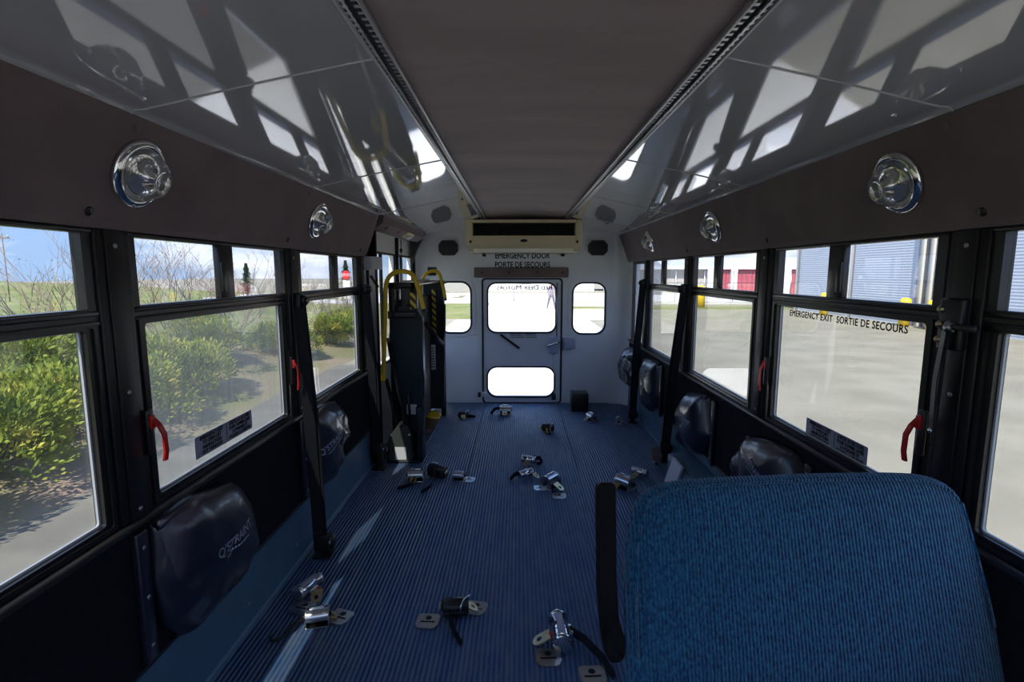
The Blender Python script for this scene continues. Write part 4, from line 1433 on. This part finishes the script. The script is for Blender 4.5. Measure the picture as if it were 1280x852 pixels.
m = MB(); m.bevbox(-1.02, -.78, 3.70, 3.90, 0, .018, M_BLACK, .004); m.build('base_foot', lift)
def rail(pts, nm, r=.0165):
    P = [Vector(p) for p in pts]
    # round off the corners
    for _ in range(3):
        Q = [P[0]]
        for a, b in zip(P[:-1], P[1:]):
            Q += [a.lerp(b, .25), a.lerp(b, .75)]
        Q.append(P[-1]); P = Q
    m = MB(); m.tube(P, r, M_YEL, 14); o = m.build(nm, lift); o['label'] = 'yellow handrail'
    m = MB(); d = (P[-1] - P[-2]).normalized(); m.tube([P[-1], P[-1] + d * .02], r * .8, M_PLAST, 12); m.build('rail_end', o)
rail([(-1.03, 3.72, .62), (-1.01, 3.72, .98), (-1.00, 3.72, 1.16), (-.985, 3.72, 1.40), (-.80, 3.72, 1.42), (-.755, 3.72, 1.28), (-.725, 3.72, 1.145)], 'handrail')
rail([(-.975, 4.93, 1.05), (-.965, 4.93, 1.38), (-.80, 4.93, 1.44), (-.76, 4.93, 1.30), (-.735, 4.93, 1.16)], 'handrail')
m = MB(); m.bevbox(-.985, -.79, 3.74, 3.80, 1.075, 1.125, M_PLAST, .012); m.bevbox(-.985, -.955, 3.715, 3.76, 1.07, 1.13, M_PLAST, .010); m.build('rail_clamp', lift)
m = MB(); m.bevbox(-.905, -.885, 3.88, 4.98, 1.325, 1.345, M_STEEL, .004); m.bevbox(-.83, -.80, 3.88, 4.98, 1.31, 1.325, M_ALU, .004); m.build('cross_bar', lift)
m = MB(); m.bevbox(-.825, -.785, 3.742, 3.748, 1.14, 1.26, M_STRIPE, .001); m.bevbox(-.90, -.83, 3.78, 3.84, 1.15, 1.30, M_PLAST, .01); m.build('hazard_stripe', lift)
m = MB(); m.bevbox(-.86, -.825, 4.915, 4.921, .78, 1.25, M_STRIPE, .001); m.build('hazard_stripe', lift)
m = MB(); m.bevbox(-.90, -.835, 4.900, 4.914, .48, .72, M_LABEL, .002); ml = m.build('operating_label', lift)
m = MB()
random.seed(11)
for k in range(8):
    z = .69 - k * .026; x = -.893
    while x < -.845:
        wd = random.uniform(.006, .014); m.box(x, min(x + wd, -.842), 4.8985, 4.9005, z - .006, z + .006, M_INK); x += wd + .004
m.build('label_print', ml)
m = MB(); m.bevbox(-.90, -.82, 4.93, 4.99, 1.375, 1.455, M_PLAST, .006); m.build('control_block', lift)
m = MB()
m.tube([(-.735, 3.90, 1.02), (-.70, 4.2, .86), (-.70, 4.5, .78), (-.73, 4.75, .86), (-.75, 4.92, 1.10)], .020, M_RUB, 10); m.build('safety_belt', lift)['label'] = 'sagging black safety belt'
m = MB(); m.tube([(-1.04, 3.70, 1.30), (-1.08, 3.66, 1.38)], .010, M_PLAST, 8); m.build('lever', lift)
m = MB(); m.bevbox(-1.10, -.79, 3.90, 5.04, .0, .014, M_BLACK, .004); bp = m.build('base_plate', lift)
m = MB()
m.prism([(-1.0, 5.0), (-.80, 5.0), (-.80, 4.82), (-.84, 4.82), (-.98, 4.90)], 2, .0145, .018, M_YEL)
m.prism([(-.86, 3.98), (-.80, 3.98), (-.80, 4.14), (-.86, 4.18)], 2, .0145, .018, M_YEL)
m.build('yellow_marking', bp)
m = MB(); plate(m, circ(-.87, 4.45, .055, 24), [circ(-.87, 4.45, .042, 24)], .001, M_PINK, Matrix.Translation((0, 0, 0)), .0145)
m.box(-.905, -.835, 4.443, 4.457, .0145, .0155, M_PINK); m.build('round_marking', bp)
m = MB(); m.prism([(-1.0, .03), (-.80, .03), (-.82, .085), (-.93, .075)], 1, 4.86, 4.90, M_YEL); m.build('yellow_flap', lift)

# strap hanging by the lift door and its floor bracket
o = thing('lift_strap', 'black strap with steel clip on the grey post left of the lift', 'strap', (-1.10, 3.74, 0))
m = MB(); m.strap([(-1.122, 3.74, 1.42), (-1.121, 3.75, .8), (-1.118, 3.74, .02)], (0, 1, 0), .05, .004, M_WEB); m.build('strap_webbing', o)
m = MB(); m.tube([(-1.105, 3.76, .50), (-1.08, 3.72, .52), (-1.105, 3.75, .56), (-1.085, 3.73, .49), (-1.10, 3.73, .06)], .006, M_STEEL, 8); m.build('steel_clip', o)
m = MB(); m.lathe([(.035, 0), (.032, .04), (.02, .06), (0, .07)], M_PLAST, Matrix.Translation((-1.09, 3.735, 0)), 16); m.build('floor_bracket', o)

# ------------------------------------------------------------------ outside: ground and far structures
GZ = -0.75
M_LOT = mat('pale_gravelly_asphalt', (.205, .188, .145), .95, 0, .2, col2=(.262, .24, .188), vscale=.9, bump=.3, bscale=25, detail=9)
M_ROAD = mat('light_road', (.46, .45, .44), .9, 0, .2, var=.06, vscale=.3)
M_CONC = mat('pale_concrete', (.40, .385, .35), .9, 0, .2, var=.05, vscale=.4)
M_GRASS = mat('dry_green_grass', (.20, .19, .085), .95, 0, .1, col2=(.11, .145, .04), vscale=.6, bump=.6, bscale=9, detail=9)
M_BANK = mat('mulch_bank', (.24, .18, .14), .95, 0, .1, col2=(.15, .15, .07), vscale=.8, bump=.7, bscale=12, detail=8)
m = MB(); m.box(-120, 120, -60, 200, GZ - .1, GZ, M_LOT); ground = tag(m.build('ground'), 'pale gravelly parking lot around the bus', kind='structure')
m = MB(); m.box(-2.0, 6.0, 24, 36, GZ, GZ + .012, mat('white_bounce_ground', (.64, .61, .56), .9, var=.05, vscale=6)); m.box(-2.9, 3.2, 6.2, 24, GZ, GZ + .012, mat('white_bounce_ground', (.64, .61, .56), .9, var=.05, vscale=6)); tag(m.build('bounce_apron'), 'bright pale apron added right behind the bus to bounce light', kind='structure')  # ground whiter than the lot, added to bounce light onto the rear ceiling
m = MB(); m.box(-4.3, -1.5, -30, 12, GZ, GZ + .010, mat('dark_asphalt', (.13, .12, .10), .95, var=.15, vscale=2, detail=8)); tag(m.build('driveway'), 'darker asphalt strip between the bus and the bushes', kind='structure')
m = MB(); m.box(-120, 120, 37, 56, GZ, GZ + .015, M_ROAD); tag(m.build('road'), 'light grey road behind the parking lot', kind='structure')
m = MB(); m.box(-60, -2.0, 24.5, 36, GZ, GZ + .05, M_GRASS); m.box(2.6, 30, 31.2, 33.2, GZ, GZ + .04, M_GRASS)
m.box(-9, 30, 36, 36.4, GZ, GZ + .12, M_CONC)
tag(m.build('grass_verge'), 'green grass verge between the lot and the road', 'grass', kind='stuff')
# hillside on the left
def sst(a, b, x):
    t = max(0, min(1, (x - a) / (b - a))); return t * t * (3 - 2 * t)
vs = []; nx, ny = 50, 46
for j in range(ny + 1):
    y = -40 + 100 * j / ny
    for i in range(nx + 1):
        d = (i / nx) ** 1.7 * 60
        x = -4.15 - d
        hy = 1.45 - 1.0 * sst(14, 30, y) if False else 1.0
        top = 3.9 - 3.5 * sst(36, 66, y * 40 / max(12, d + 4) if False else y + (40 - min(40, d + 4)) * .9)
        z = GZ + .35 * sst(0, 2.5, d) * (1 - sst(18, 24, y)) + top * sst(3, 40, d) * (1 - .96 * sst(15, 26, y) * (1 - sst(20, 40, d)))
        z += .08 * noise.noise(Vector((x * .5, y * .5, 0))) * min(1, d)
        if y > 24.2: z = min(z, GZ + .02 + 0.06 * max(0, d - 30))
        vs.append((x, y, z))
fs = []
m = MB()
f1 = []; f2 = []
for j in range(ny):
    for i in range(nx):
        q = (j * (nx + 1) + i, j * (nx + 1) + i + 1, (j + 1) * (nx + 1) + i + 1, (j + 1) * (nx + 1) + i)
        (f1 if (i / nx) ** 1.7 * 60 < 3.2 else f2).append(q)
m.add(vs, f2, M_GRASS, True); m.add(vs, f1, M_BANK, True)
tag(m.build('hillside'), 'green grassy hillside rising beyond the bushes on the left', kind='structure')

# warehouse
M_WH = corr_mat('pale_corrugated_cladding', (.40, .38, .34), 1, .3)
M_DOOR = corr_mat('pale_blue_grey_roller_door', (.42, .46, .52), 2, .11, .25)
WX = 16.3
wh = thing('warehouse', 'long pale warehouse with roller doors across the lot on the right', 'building', (WX + 6, 13, GZ))
m = MB(); m.box(WX, WX + 14, -8, 31.0, GZ, 5.4, M_WH); m.build('wall', wh)
m = MB(); m.box(WX - .5, WX + 14.4, -8.3, 31.3, 5.4, 5.75, M_CONC); m.build('roof', wh)
for a, b in ((25.9, 30.4), (21.55, 25.55), (14.4, 19.2), (8.2, 12.8), (2, 6.6)):
    m = MB(); m.bevbox(WX - .06, WX + .02, a - .16, b + .16, GZ, 4.35, M_CONC, .02); fr = m.build('door_frame', wh)
    m = MB(); m.box(WX - .08, WX, a, b, GZ, 4.2, M_DOOR); m.build('roller_door', wh)
m = MB()
for y in (19.7, 20.2, 20.7, 21.2): m.bevbox(WX - .22, WX, y - .09, y + .09, GZ, 5.3, M_CONC, .03)
m.build('rib_panel', wh)
for y, lb in ((26.9, 'yellow bollard farthest along the warehouse front'), (21.3, 'yellow bollard left of the ribbed warehouse panel'), (19.85, 'yellow bollard in front of the ribbed warehouse panel'), (14.0, 'yellow bollard beside the nearer warehouse door')):
    m = MB(); m.lathe([(.20, 0), (.20, 1.02), (.16, 1.12), (0, 1.16)], M_YEL, Matrix.Translation((15.7, y, GZ)), 16); tag(m.build('bollard'), lb, 'bollard', 'yellow bollards by the warehouse')
m = MB(); m.lathe([(.28, 0), (.28, 1.2), (.2, 1.3), (0, 1.33)], M_YEL, Matrix.Translation((11.3, 32.5, GZ + .051)), 16); tag(m.build('marker_post'), 'yellow marker post by the wire fence', 'post')

# red building, sheds
M_REDW = corr_mat('red_cladding', (.34, .06, .08), 0, .5)
M_MAR = mat('maroon_roof', (.16, .05, .06), .6)
M_ROOFG = mat('grey_metal_roof', (.42, .44, .46), .5)
rb = thing('red_building', 'low red building with white columns behind the wire fence', 'building', (22, 54, GZ))
m = MB(); m.box(18.2, 30, 50, 60, GZ, 1.75, M_REDW); m.build('wall', rb)
m = MB(); m.box(13.6, 30.4, 49.6, 60.4, 1.75, 2.05, M_LABEL); m.prism([(49.8, 2.05), (60.2, 2.05), (55, 3.0)], 0, 13.8, 30.2, M_ROOFG); m.build('roof', rb)
m = MB(); m.box(13.9, 18.2, 50.4, 60, GZ, 1.75, M_CONC); m.build('pale_bay', rb)
for x in (18.2, 20.4, 23.0, 25.4):
    m = MB(); m.bevbox(x - .3, x + .3, 49.6, 49.98, GZ, 1.76, M_LABEL, .03); m.build('column', rb)
sh = thing('shed', 'beige shed with a maroon gabled roof at the far right rear', 'building', (17, 66, GZ))
m = MB(); m.box(14.0, 22, 64, 70, GZ, .5, M_CREAM); m.build('wall', sh)
m = MB(); m.prism([(12.8, .5), (17.2, 2.0), (22.4, .5)], 1, 63.6, 70.4, M_MAR); m.prism([(62.8, .5), (66, 1.6), (70, .5)], 0, 9.6, 14.0, M_MAR); m.build('roof', sh)
# wire fence
fe = thing('wire_fence', 'tall thin wire fence with grey posts behind the parking lot', 'fence', (15, 36.6, GZ))
for x in range(7, 22, 2):
    m = MB(); m.tube([(x, 36.7, GZ), (x, 36.7, 1.55)], .035, M_ALU, 8); m.build('post', fe)
m = MB()
for k in range(62): m.box(7 + k * .23, 7.012 + k * .23, 36.69, 36.71, GZ + .05, 1.45, M_STEEL)
for z in (GZ + .1, -.1, .7, 1.45): m.box(7, 21.2, 36.68, 36.71, z, z + .03, M_STEEL)
m.build('mesh_panel', fe)
# pale building across the road, seen through the rear panes
pb = thing('roadside_building', 'long white building across the road behind the bus', 'building', (3, 66, GZ))
m = MB(); m.box(-3.5, 9.0, 62, 72, GZ, 4.2, M_LABEL); m.build('wall', pb)
m = MB(); m.box(-3.9, 9.2, 61.6, 72.4, 4.2, 4.5, M_CONC); m.build('roof', pb)
for x in (0.2, 3.6):
    m = MB(); m.box(x, x + 1.3, 61.93, 62, GZ + .9, 1.6, mat('pale_window', (.40, .43, .47), .3)); m.build('window', pb)
m = MB(); m.tube([(-.35, 40, GZ), (-.35, 40, 1.1)], .05, M_STEEL, 8); m.bevbox(-.6, -.1, 39.9, 39.96, .1, 1.1, M_LABEL, .02); tag(m.build('road_sign'), 'small pale sign seen through the rear door pane', 'sign')

# stop sign with a white board, spruce, utility pole
sg = thing('stop_sign', 'red octagonal stop sign seen through the third left window', 'sign', (-9.9, 30, GZ + .051))
SMx = frameM((-9.92, 30, 1.28), (1, -.30, 0), (0, 0, 1))
m = MB(); plate(m, [(.27 * math.cos(math.radians(22.5 + 45 * k)), .27 * math.sin(math.radians(22.5 + 45 * k))) for k in range(8)], [], .02, mat('sign_red', (.62, .02, .03), .4), SMx); pl_ = m.build('sign_plate', sg)
text_mesh('STOP', .21, SMx @ Matrix.Translation((0, 0, .02)), M_LABEL, 'sign_lettering', pl_, bold=.008)
m = MB(); m.bevbox(-10.13, -9.72, 30.05, 30.10, -.1, 1.0, mat('white_board', (.8, .8, .8), .5), .01); m.build('white_board', sg)
m = MB(); m.tube([(-9.92, 30.08, GZ + .051), (-9.92, 30.08, 1.45)], .035, M_STEEL, 8); m.build('post', sg)
up = thing('utility_pole', 'thin wooden utility pole on the hill at the far left', 'utility pole', (-36, 36.5, GZ))
M_WOOD = mat('weathered_wood', (.16, .12, .09), .9)
m = MB(); m.tube([(-36, 36.5, GZ), (-36, 36.5, 4.15)], .035, M_WOOD, 8); m.build('pole', up)
m = MB(); m.bevbox(-36.5, -35.5, 36.46, 36.54, 3.78, 3.86, M_WOOD, .01); m.build('crossarm', up)
for x in (-36.4, -36.15, -35.6):
    m = MB(); m.lathe([(.05, 0), (.05, .12), (0, .14)], M_STEEL, Matrix.Translation((x, 36.5, 3.87)), 8); m.build('insulator', up)

# ------------------------------------------------------------------ plants
def leafmat(name, a, b, c, sc):
    m = bpy.data.materials.new(name); m.use_nodes = True
    t = m.node_tree; p = t.nodes['Principled BSDF']; p.inputs['Roughness'].default_value = .7
    p.inputs['Specular IOR Level'].default_value = .25
    co = N(t, 'ShaderNodeTexCoord'); n = N(t, 'ShaderNodeTexNoise'); n.inputs['Scale'].default_value = sc; n.inputs['Detail'].default_value = 5
    t.links.new(co.outputs['Object'], n.inputs['Vector'])
    r = N(t, 'ShaderNodeValToRGB'); r.color_ramp.elements[0].position = .34; r.color_ramp.elements[0].color = (*a, 1)
    r.color_ramp.elements[1].position = .52; r.color_ramp.elements[1].color = (*b, 1)
    e = r.color_ramp.elements.new(.66); e.color = (*c, 1)
    t.links.new(n.outputs['Fac'], r.inputs[0]); t.links.new(r.outputs[0], p.inputs['Base Color'])
    tl = N(t, 'ShaderNodeBsdfTranslucent'); t.links.new(r.outputs[0], tl.inputs[0])
    mx = N(t, 'ShaderNodeMixShader'); mx.inputs[0].default_value = .3
    t.links.new(p.outputs[0], mx.inputs[1]); t.links.new(tl.outputs[0], mx.inputs[2])
    t.links.new(mx.outputs[0], t.nodes['Material Output'].inputs[0])
    return m
M_JUN = leafmat('juniper_green', (.06, .11, .015), (.22, .27, .04), (.46, .40, .08), 2.2)
M_SPR = leafmat('spruce_green', (.02, .05, .02), (.04, .09, .035), (.06, .12, .05), 2)
M_TWIG = mat('bare_grey_twig', (.17, .13, .11), .9, col2=(.26, .20, .16), vscale=3)
M_BUD = leafmat('budding_green', (.12, .16, .03), (.17, .22, .05), (.24, .25, .08), 2)

def sprays(seed, rx, ry, rz, n, size, m_, narrow=.28):
    rnd = random.Random(seed)
    mb = MB(); vs = []; fs = []
    lobes = [(rnd.uniform(-.55, .55) * rx, rnd.uniform(-.55, .55) * ry, rnd.uniform(.25, .8) * rz, rnd.uniform(.35, .6)) for _ in range(13)]
    for _ in range(n):
        lx, ly, lz, lr = rnd.choice(lobes)
        th = rnd.uniform(0, 2 * PI); ph = math.acos(rnd.uniform(-.35, 1))
        d = Vector((math.sin(ph) * math.cos(th), math.sin(ph) * math.sin(th), math.cos(ph)))
        k = rnd.uniform(.62, 1.0)
        p = Vector((lx + d.x * lr * rx * k, ly + d.y * lr * ry * k, max(.02, lz + d.z * lr * rz * .8 * k)))
        g = (d + Vector((rnd.uniform(-.5, .5), rnd.uniform(-.5, .5), rnd.uniform(.1, .9)))).normalized()
        sd = g.cross(Vector((rnd.uniform(-1, 1), rnd.uniform(-1, 1), rnd.uniform(-1, 1)))).normalized()
        L = size * rnd.uniform(.6, 1.4); w_ = L * narrow
        nn = g.cross(sd)
        a = len(vs)
        vs += [p - sd * w_ * .3, p + sd * w_ * .3, p + g * L * .55 + sd * w_ + nn * w_ * .3, p + g * L, p + g * L * .55 - sd * w_ + nn * w_ * .3]
        fs.append((a, a + 1, a + 2, a + 3, a + 4))
    mb.add(vs, fs, m_)
    return mb
def stems(seed, rx, rz, n=14):
    rnd = random.Random(seed); mb = MB()
    for _ in range(n):
        a = rnd.uniform(0, 2 * PI); q = rnd.uniform(.3, .8)
        mb.tube([(0, 0, 0), (math.cos(a) * rx * q * .4, math.sin(a) * rx * q * .4, rz * .25), (math.cos(a) * rx * q, math.sin(a) * rx * q, rz * rnd.uniform(.4, .8))], [.025, .016, .006], M_TWIG, 5)
    return mb
protoJ = []
for k in range(3):
    r = thing('juniper_bush', 'x', 'bush', (0, 0, -5), 'juniper bushes along the left kerb')

    protoJ.append(r)
def copy_tree(o):
    c = o.copy(); COL.objects.link(c)
    for ch in o.children:
        d = ch.copy(); COL.objects.link(d); d.parent = c
    return c
def build_plant(root, parts):
    for nm, mb in parts:
        o = mb.build(nm); o.parent = root; o.location = (0, 0, 0)
for k, r in enumerate(protoJ):
    build_plant(r, [('foliage', sprays(20 + k, 1.1, 1.0, .95, 11000, .075, M_JUN, .20)), ('stem', stems(k, .8, .7))])
def hz(x, y):
    d = -4.15 - x
    return GZ + .35 * sst(0, 2.5, d) - .03
JP = [(-5.35, 3.1, 1.05, 0, 'bright green juniper at the far left edge of the nearest left window'),
      (-5.25, 4.9, .95, 1, 'low yellow green juniper in the middle of the nearest left window'),
      (-6.6, 4.2, 1.15, 2, 'tall back juniper in the nearest left window'),
      (-6.7, 6.3, 1.1, 0, 'back juniper by the first left window post'),
      (-5.45, 6.7, .80, 2, 'small juniper hidden partly by the first left window post'),
      (-5.5, 8.3, .85, 1, 'juniper at the left of the fogged window'),
      (-6.3, 10.2, .9, 0, 'juniper in the middle of the fogged window'),
      (-5.6, 12.2, .75, 2, 'green juniper at the left of the third left window'),
      (-5.3, 14.6, .80, 1, 'green juniper in the middle of the third left window'),
      (-5.5, 17.0, .75, 0, 'farthest green juniper in the third left window')]
first = {}
for x, y, s_, k, lab in JP:
    o = protoJ[k] if k not in first else copy_tree(protoJ[k])
    first[k] = 1
    o.location = (x, y, hz(x, y)); o.scale = (s_, s_, s_); o.rotation_euler = (0, 0, x * 7 + y * 3)
    o['label'] = lab

def bare(seed, H, lean=.5, n0=9):
    rnd = random.Random(seed); mb = MB(); buds = []
    def grow(p, d, L, r, depth):
        q = p; pts = [p]
        for _ in range(3):
            d = (d + Vector((rnd.uniform(-.22, .22), rnd.uniform(-.22, .22), rnd.uniform(-.05, .14)))).normalized()
            q = q + d * L / 3; pts.append(q)
        mb.tube(pts, [r, r * .85, r * .7, r * .55], M_TWIG, 3, cap=False)
        if depth == 0:
            buds.append(q); return
        for _ in range(rnd.choice((2, 3, 3))):
            k = rnd.choice((1, 2, 3))
            a = (d + Vector((rnd.uniform(-.8, .8), rnd.uniform(-.8, .8), rnd.uniform(-.1, .5)))).normalized()
            grow(pts[k], a, L * rnd.uniform(.55, .8), r * .58, depth - 1)
    for _ in range(n0):
        a = rnd.uniform(0, 2 * PI)
        grow(Vector((rnd.uniform(-.2, .2), rnd.uniform(-.2, .2), 0)), Vector((math.cos(a) * lean, math.sin(a) * lean, 1)).normalized(), H * .42, .020, 4)
    return mb, buds
pb1 = []
for k in range(2):
    r = thing('bare_shrub', 'x', 'shrub', (0, 0, -5), 'leafless shrubs behind the junipers')
    mb, buds = bare(50 + k, 2.7)
    rnd = random.Random(k); lb = MB(); vs = []; fs = []
    for b in buds:
        for _ in range(2):
            if rnd.random() < .45:
                p = b + Vector((rnd.uniform(-.04, .04), rnd.uniform(-.04, .04), rnd.uniform(-.05, .03))); a = len(vs); s_ = .018
                vs += [p + Vector((rnd.uniform(-s_, s_), rnd.uniform(-s_, s_), rnd.uniform(-s_, s_))) for _ in range(3)]; fs.append((a, a + 1, a + 2))
    lb.add(vs, fs, M_BUD)
    build_plant(r, [('branches', mb), ('buds', lb)])
    pb1.append(r)
BP = [(-7.4, 5.2, 1.0, 0, 'leafless shrub low in the nearest left window behind the junipers'),
      (-7.6, 8.6, 1.08, 1, 'leafless shrub filling the upper pane of the fogged window at left'),
      (-7.2, 10.6, 1.02, 0, 'leafless shrub in the middle of the upper panes of the fogged window'),
      (-7.2, 13.2, 1.0, 1, 'leafless shrub at the right of the fogged window'),
      (-6.0, 15.6, .75, 0, 'leafless shrub at the left of the third left window'),
      (-6.2, 18.6, .65, 1, 'low leafless shrub in the middle of the third left window')]
first = {}
for x, y, s_, k, lab in BP:
    o = pb1[k] if k not in first else copy_tree(pb1[k]); first[k] = 1
    o.location = (x, y, hz(x, y)); o.scale = (s_, s_, s_); o.rotation_euler = (0, 0, x * 5 + y); o['label'] = lab
# spruces
def spruce(x, y, H, lab, seed):
    r = thing('spruce_tree', lab, 'tree', (x, y, GZ)); rnd = random.Random(seed)
    mb = MB(); vs = []; fs = []
    for _ in range(1500):
        t = rnd.random() ** .8; rad = H * .34 * (1 - t) * (.75 + .25 * math.sin(t * 40)) + .03; a = rnd.uniform(0, 2 * PI); k = rnd.uniform(.1, 1)
        d = Vector((math.cos(a), math.sin(a), -.12)); z = H * (.08 + .92 * t)
        p = Vector((0, 0, z)) + d * rad * k; L = .20 * (1 - t * .5); sd = Vector((-d.y, d.x, 0)); b = len(vs)
        vs += [p - sd * .13, p + sd * .13, p + d * L + Vector((0, 0, .06))]; fs.append((b, b + 1, b + 2))
    mb.add(vs, fs, M_SPR); t = MB(); t.tube([(0, 0, 0), (0, 0, H * .97)], [.09, .02], M_WOOD, 6)
    build_plant(r, [('foliage', mb), ('trunk', t)])
spruce(-14.85, 45, 3.2, 'small dark spruce right behind the red stop sign', 1)
spruce(-24.5, 47, 3.0, 'small dark spruce on the hill right of the leafless shrubs', 2)

# ------------------------------------------------------------------ person walking behind the bus
def person(x, y, lab):
    root = thing('person', lab, 'person', (x, y, GZ))
    J = [(0, 0, .93), (0, 0, 1.10), (0, 0, 1.32), (0, 0, 1.46), (0, 0, 1.52), (0, -.01, 1.62), (0, -.01, 1.70),
         (-.17, 0, 1.40), (-.23, .02, 1.14), (-.20, -.10, .92), (-.19, -.13, .84), (.17, 0, 1.40), (.24, -.02, 1.14), (.24, .08, .92), (.24, .12, .84),
         (-.10, 0, .88), (-.19, .0, .48), (-.27, .02, .09), (-.29, -.10, .04), (.10, 0, .88), (.17, .0, .48), (.24, .05, .10), (.25, -.07, .04)]
    Ed = [(0, 1), (1, 2), (2, 3), (3, 4), (4, 5), (5, 6), (2, 7), (7, 8), (8, 9), (9, 10), (2, 11), (11, 12), (12, 13), (13, 14), (0, 15), (15, 16), (16, 17), (17, 18), (0, 19), (19, 20), (20, 21), (21, 22)]
    Rr = [.14, .13, .15, .07, .055, .095, .07, .07, .05, .038, .035, .07, .05, .038, .035, .09, .065, .042, .035, .09, .065, .042, .035]
    me = bpy.data.meshes.new('body'); me.from_pydata(J, Ed, [])
    o = bpy.data.objects.new('body', me); COL.objects.link(o)
    md = o.modifiers.new('k', 'SKIN')
    for v, r in zip(me.skin_vertices[0].data, Rr): v.radius = (r, r)
    me.skin_vertices[0].data[0].use_root = True
    o.modifiers.new('s', 'SUBSURF').levels = 1
    dg = bpy.context.evaluated_depsgraph_get(); dg.update()
    m2 = bpy.data.meshes.new_from_object(o.evaluated_get(dg))
    bpy.data.objects.remove(o)
    ms = [mat('grey_jacket', (.16, .13, .17), .9), mat('faded_jeans', (.10, .09, .13), .9), mat('skin', (.55, .36, .28), .6), mat('dark_hair', (.06, .04, .03), .8)]
    for q in ms: m2.materials.append(q)
    for p in m2.polygons:
        c = p.center; p.use_smooth = True
        p.material_index = 1 if c.z < .92 and abs(c.x) < .30 and not (abs(c.x) > .17 and c.z > .8) else (2 if c.z > 1.47 or (abs(c.x) > .17 and c.z < .90) else 0)
        if c.z > 1.67 or (c.z > 1.56 and c.y > .03): p.material_index = 3
    b = bpy.data.objects.new('body', m2); COL.objects.link(b); b.parent = root; b.scale = (.93, .93, .93)
person(1.93, 30.5, 'person in a grey jacket and jeans walking, seen through the emergency door pane')
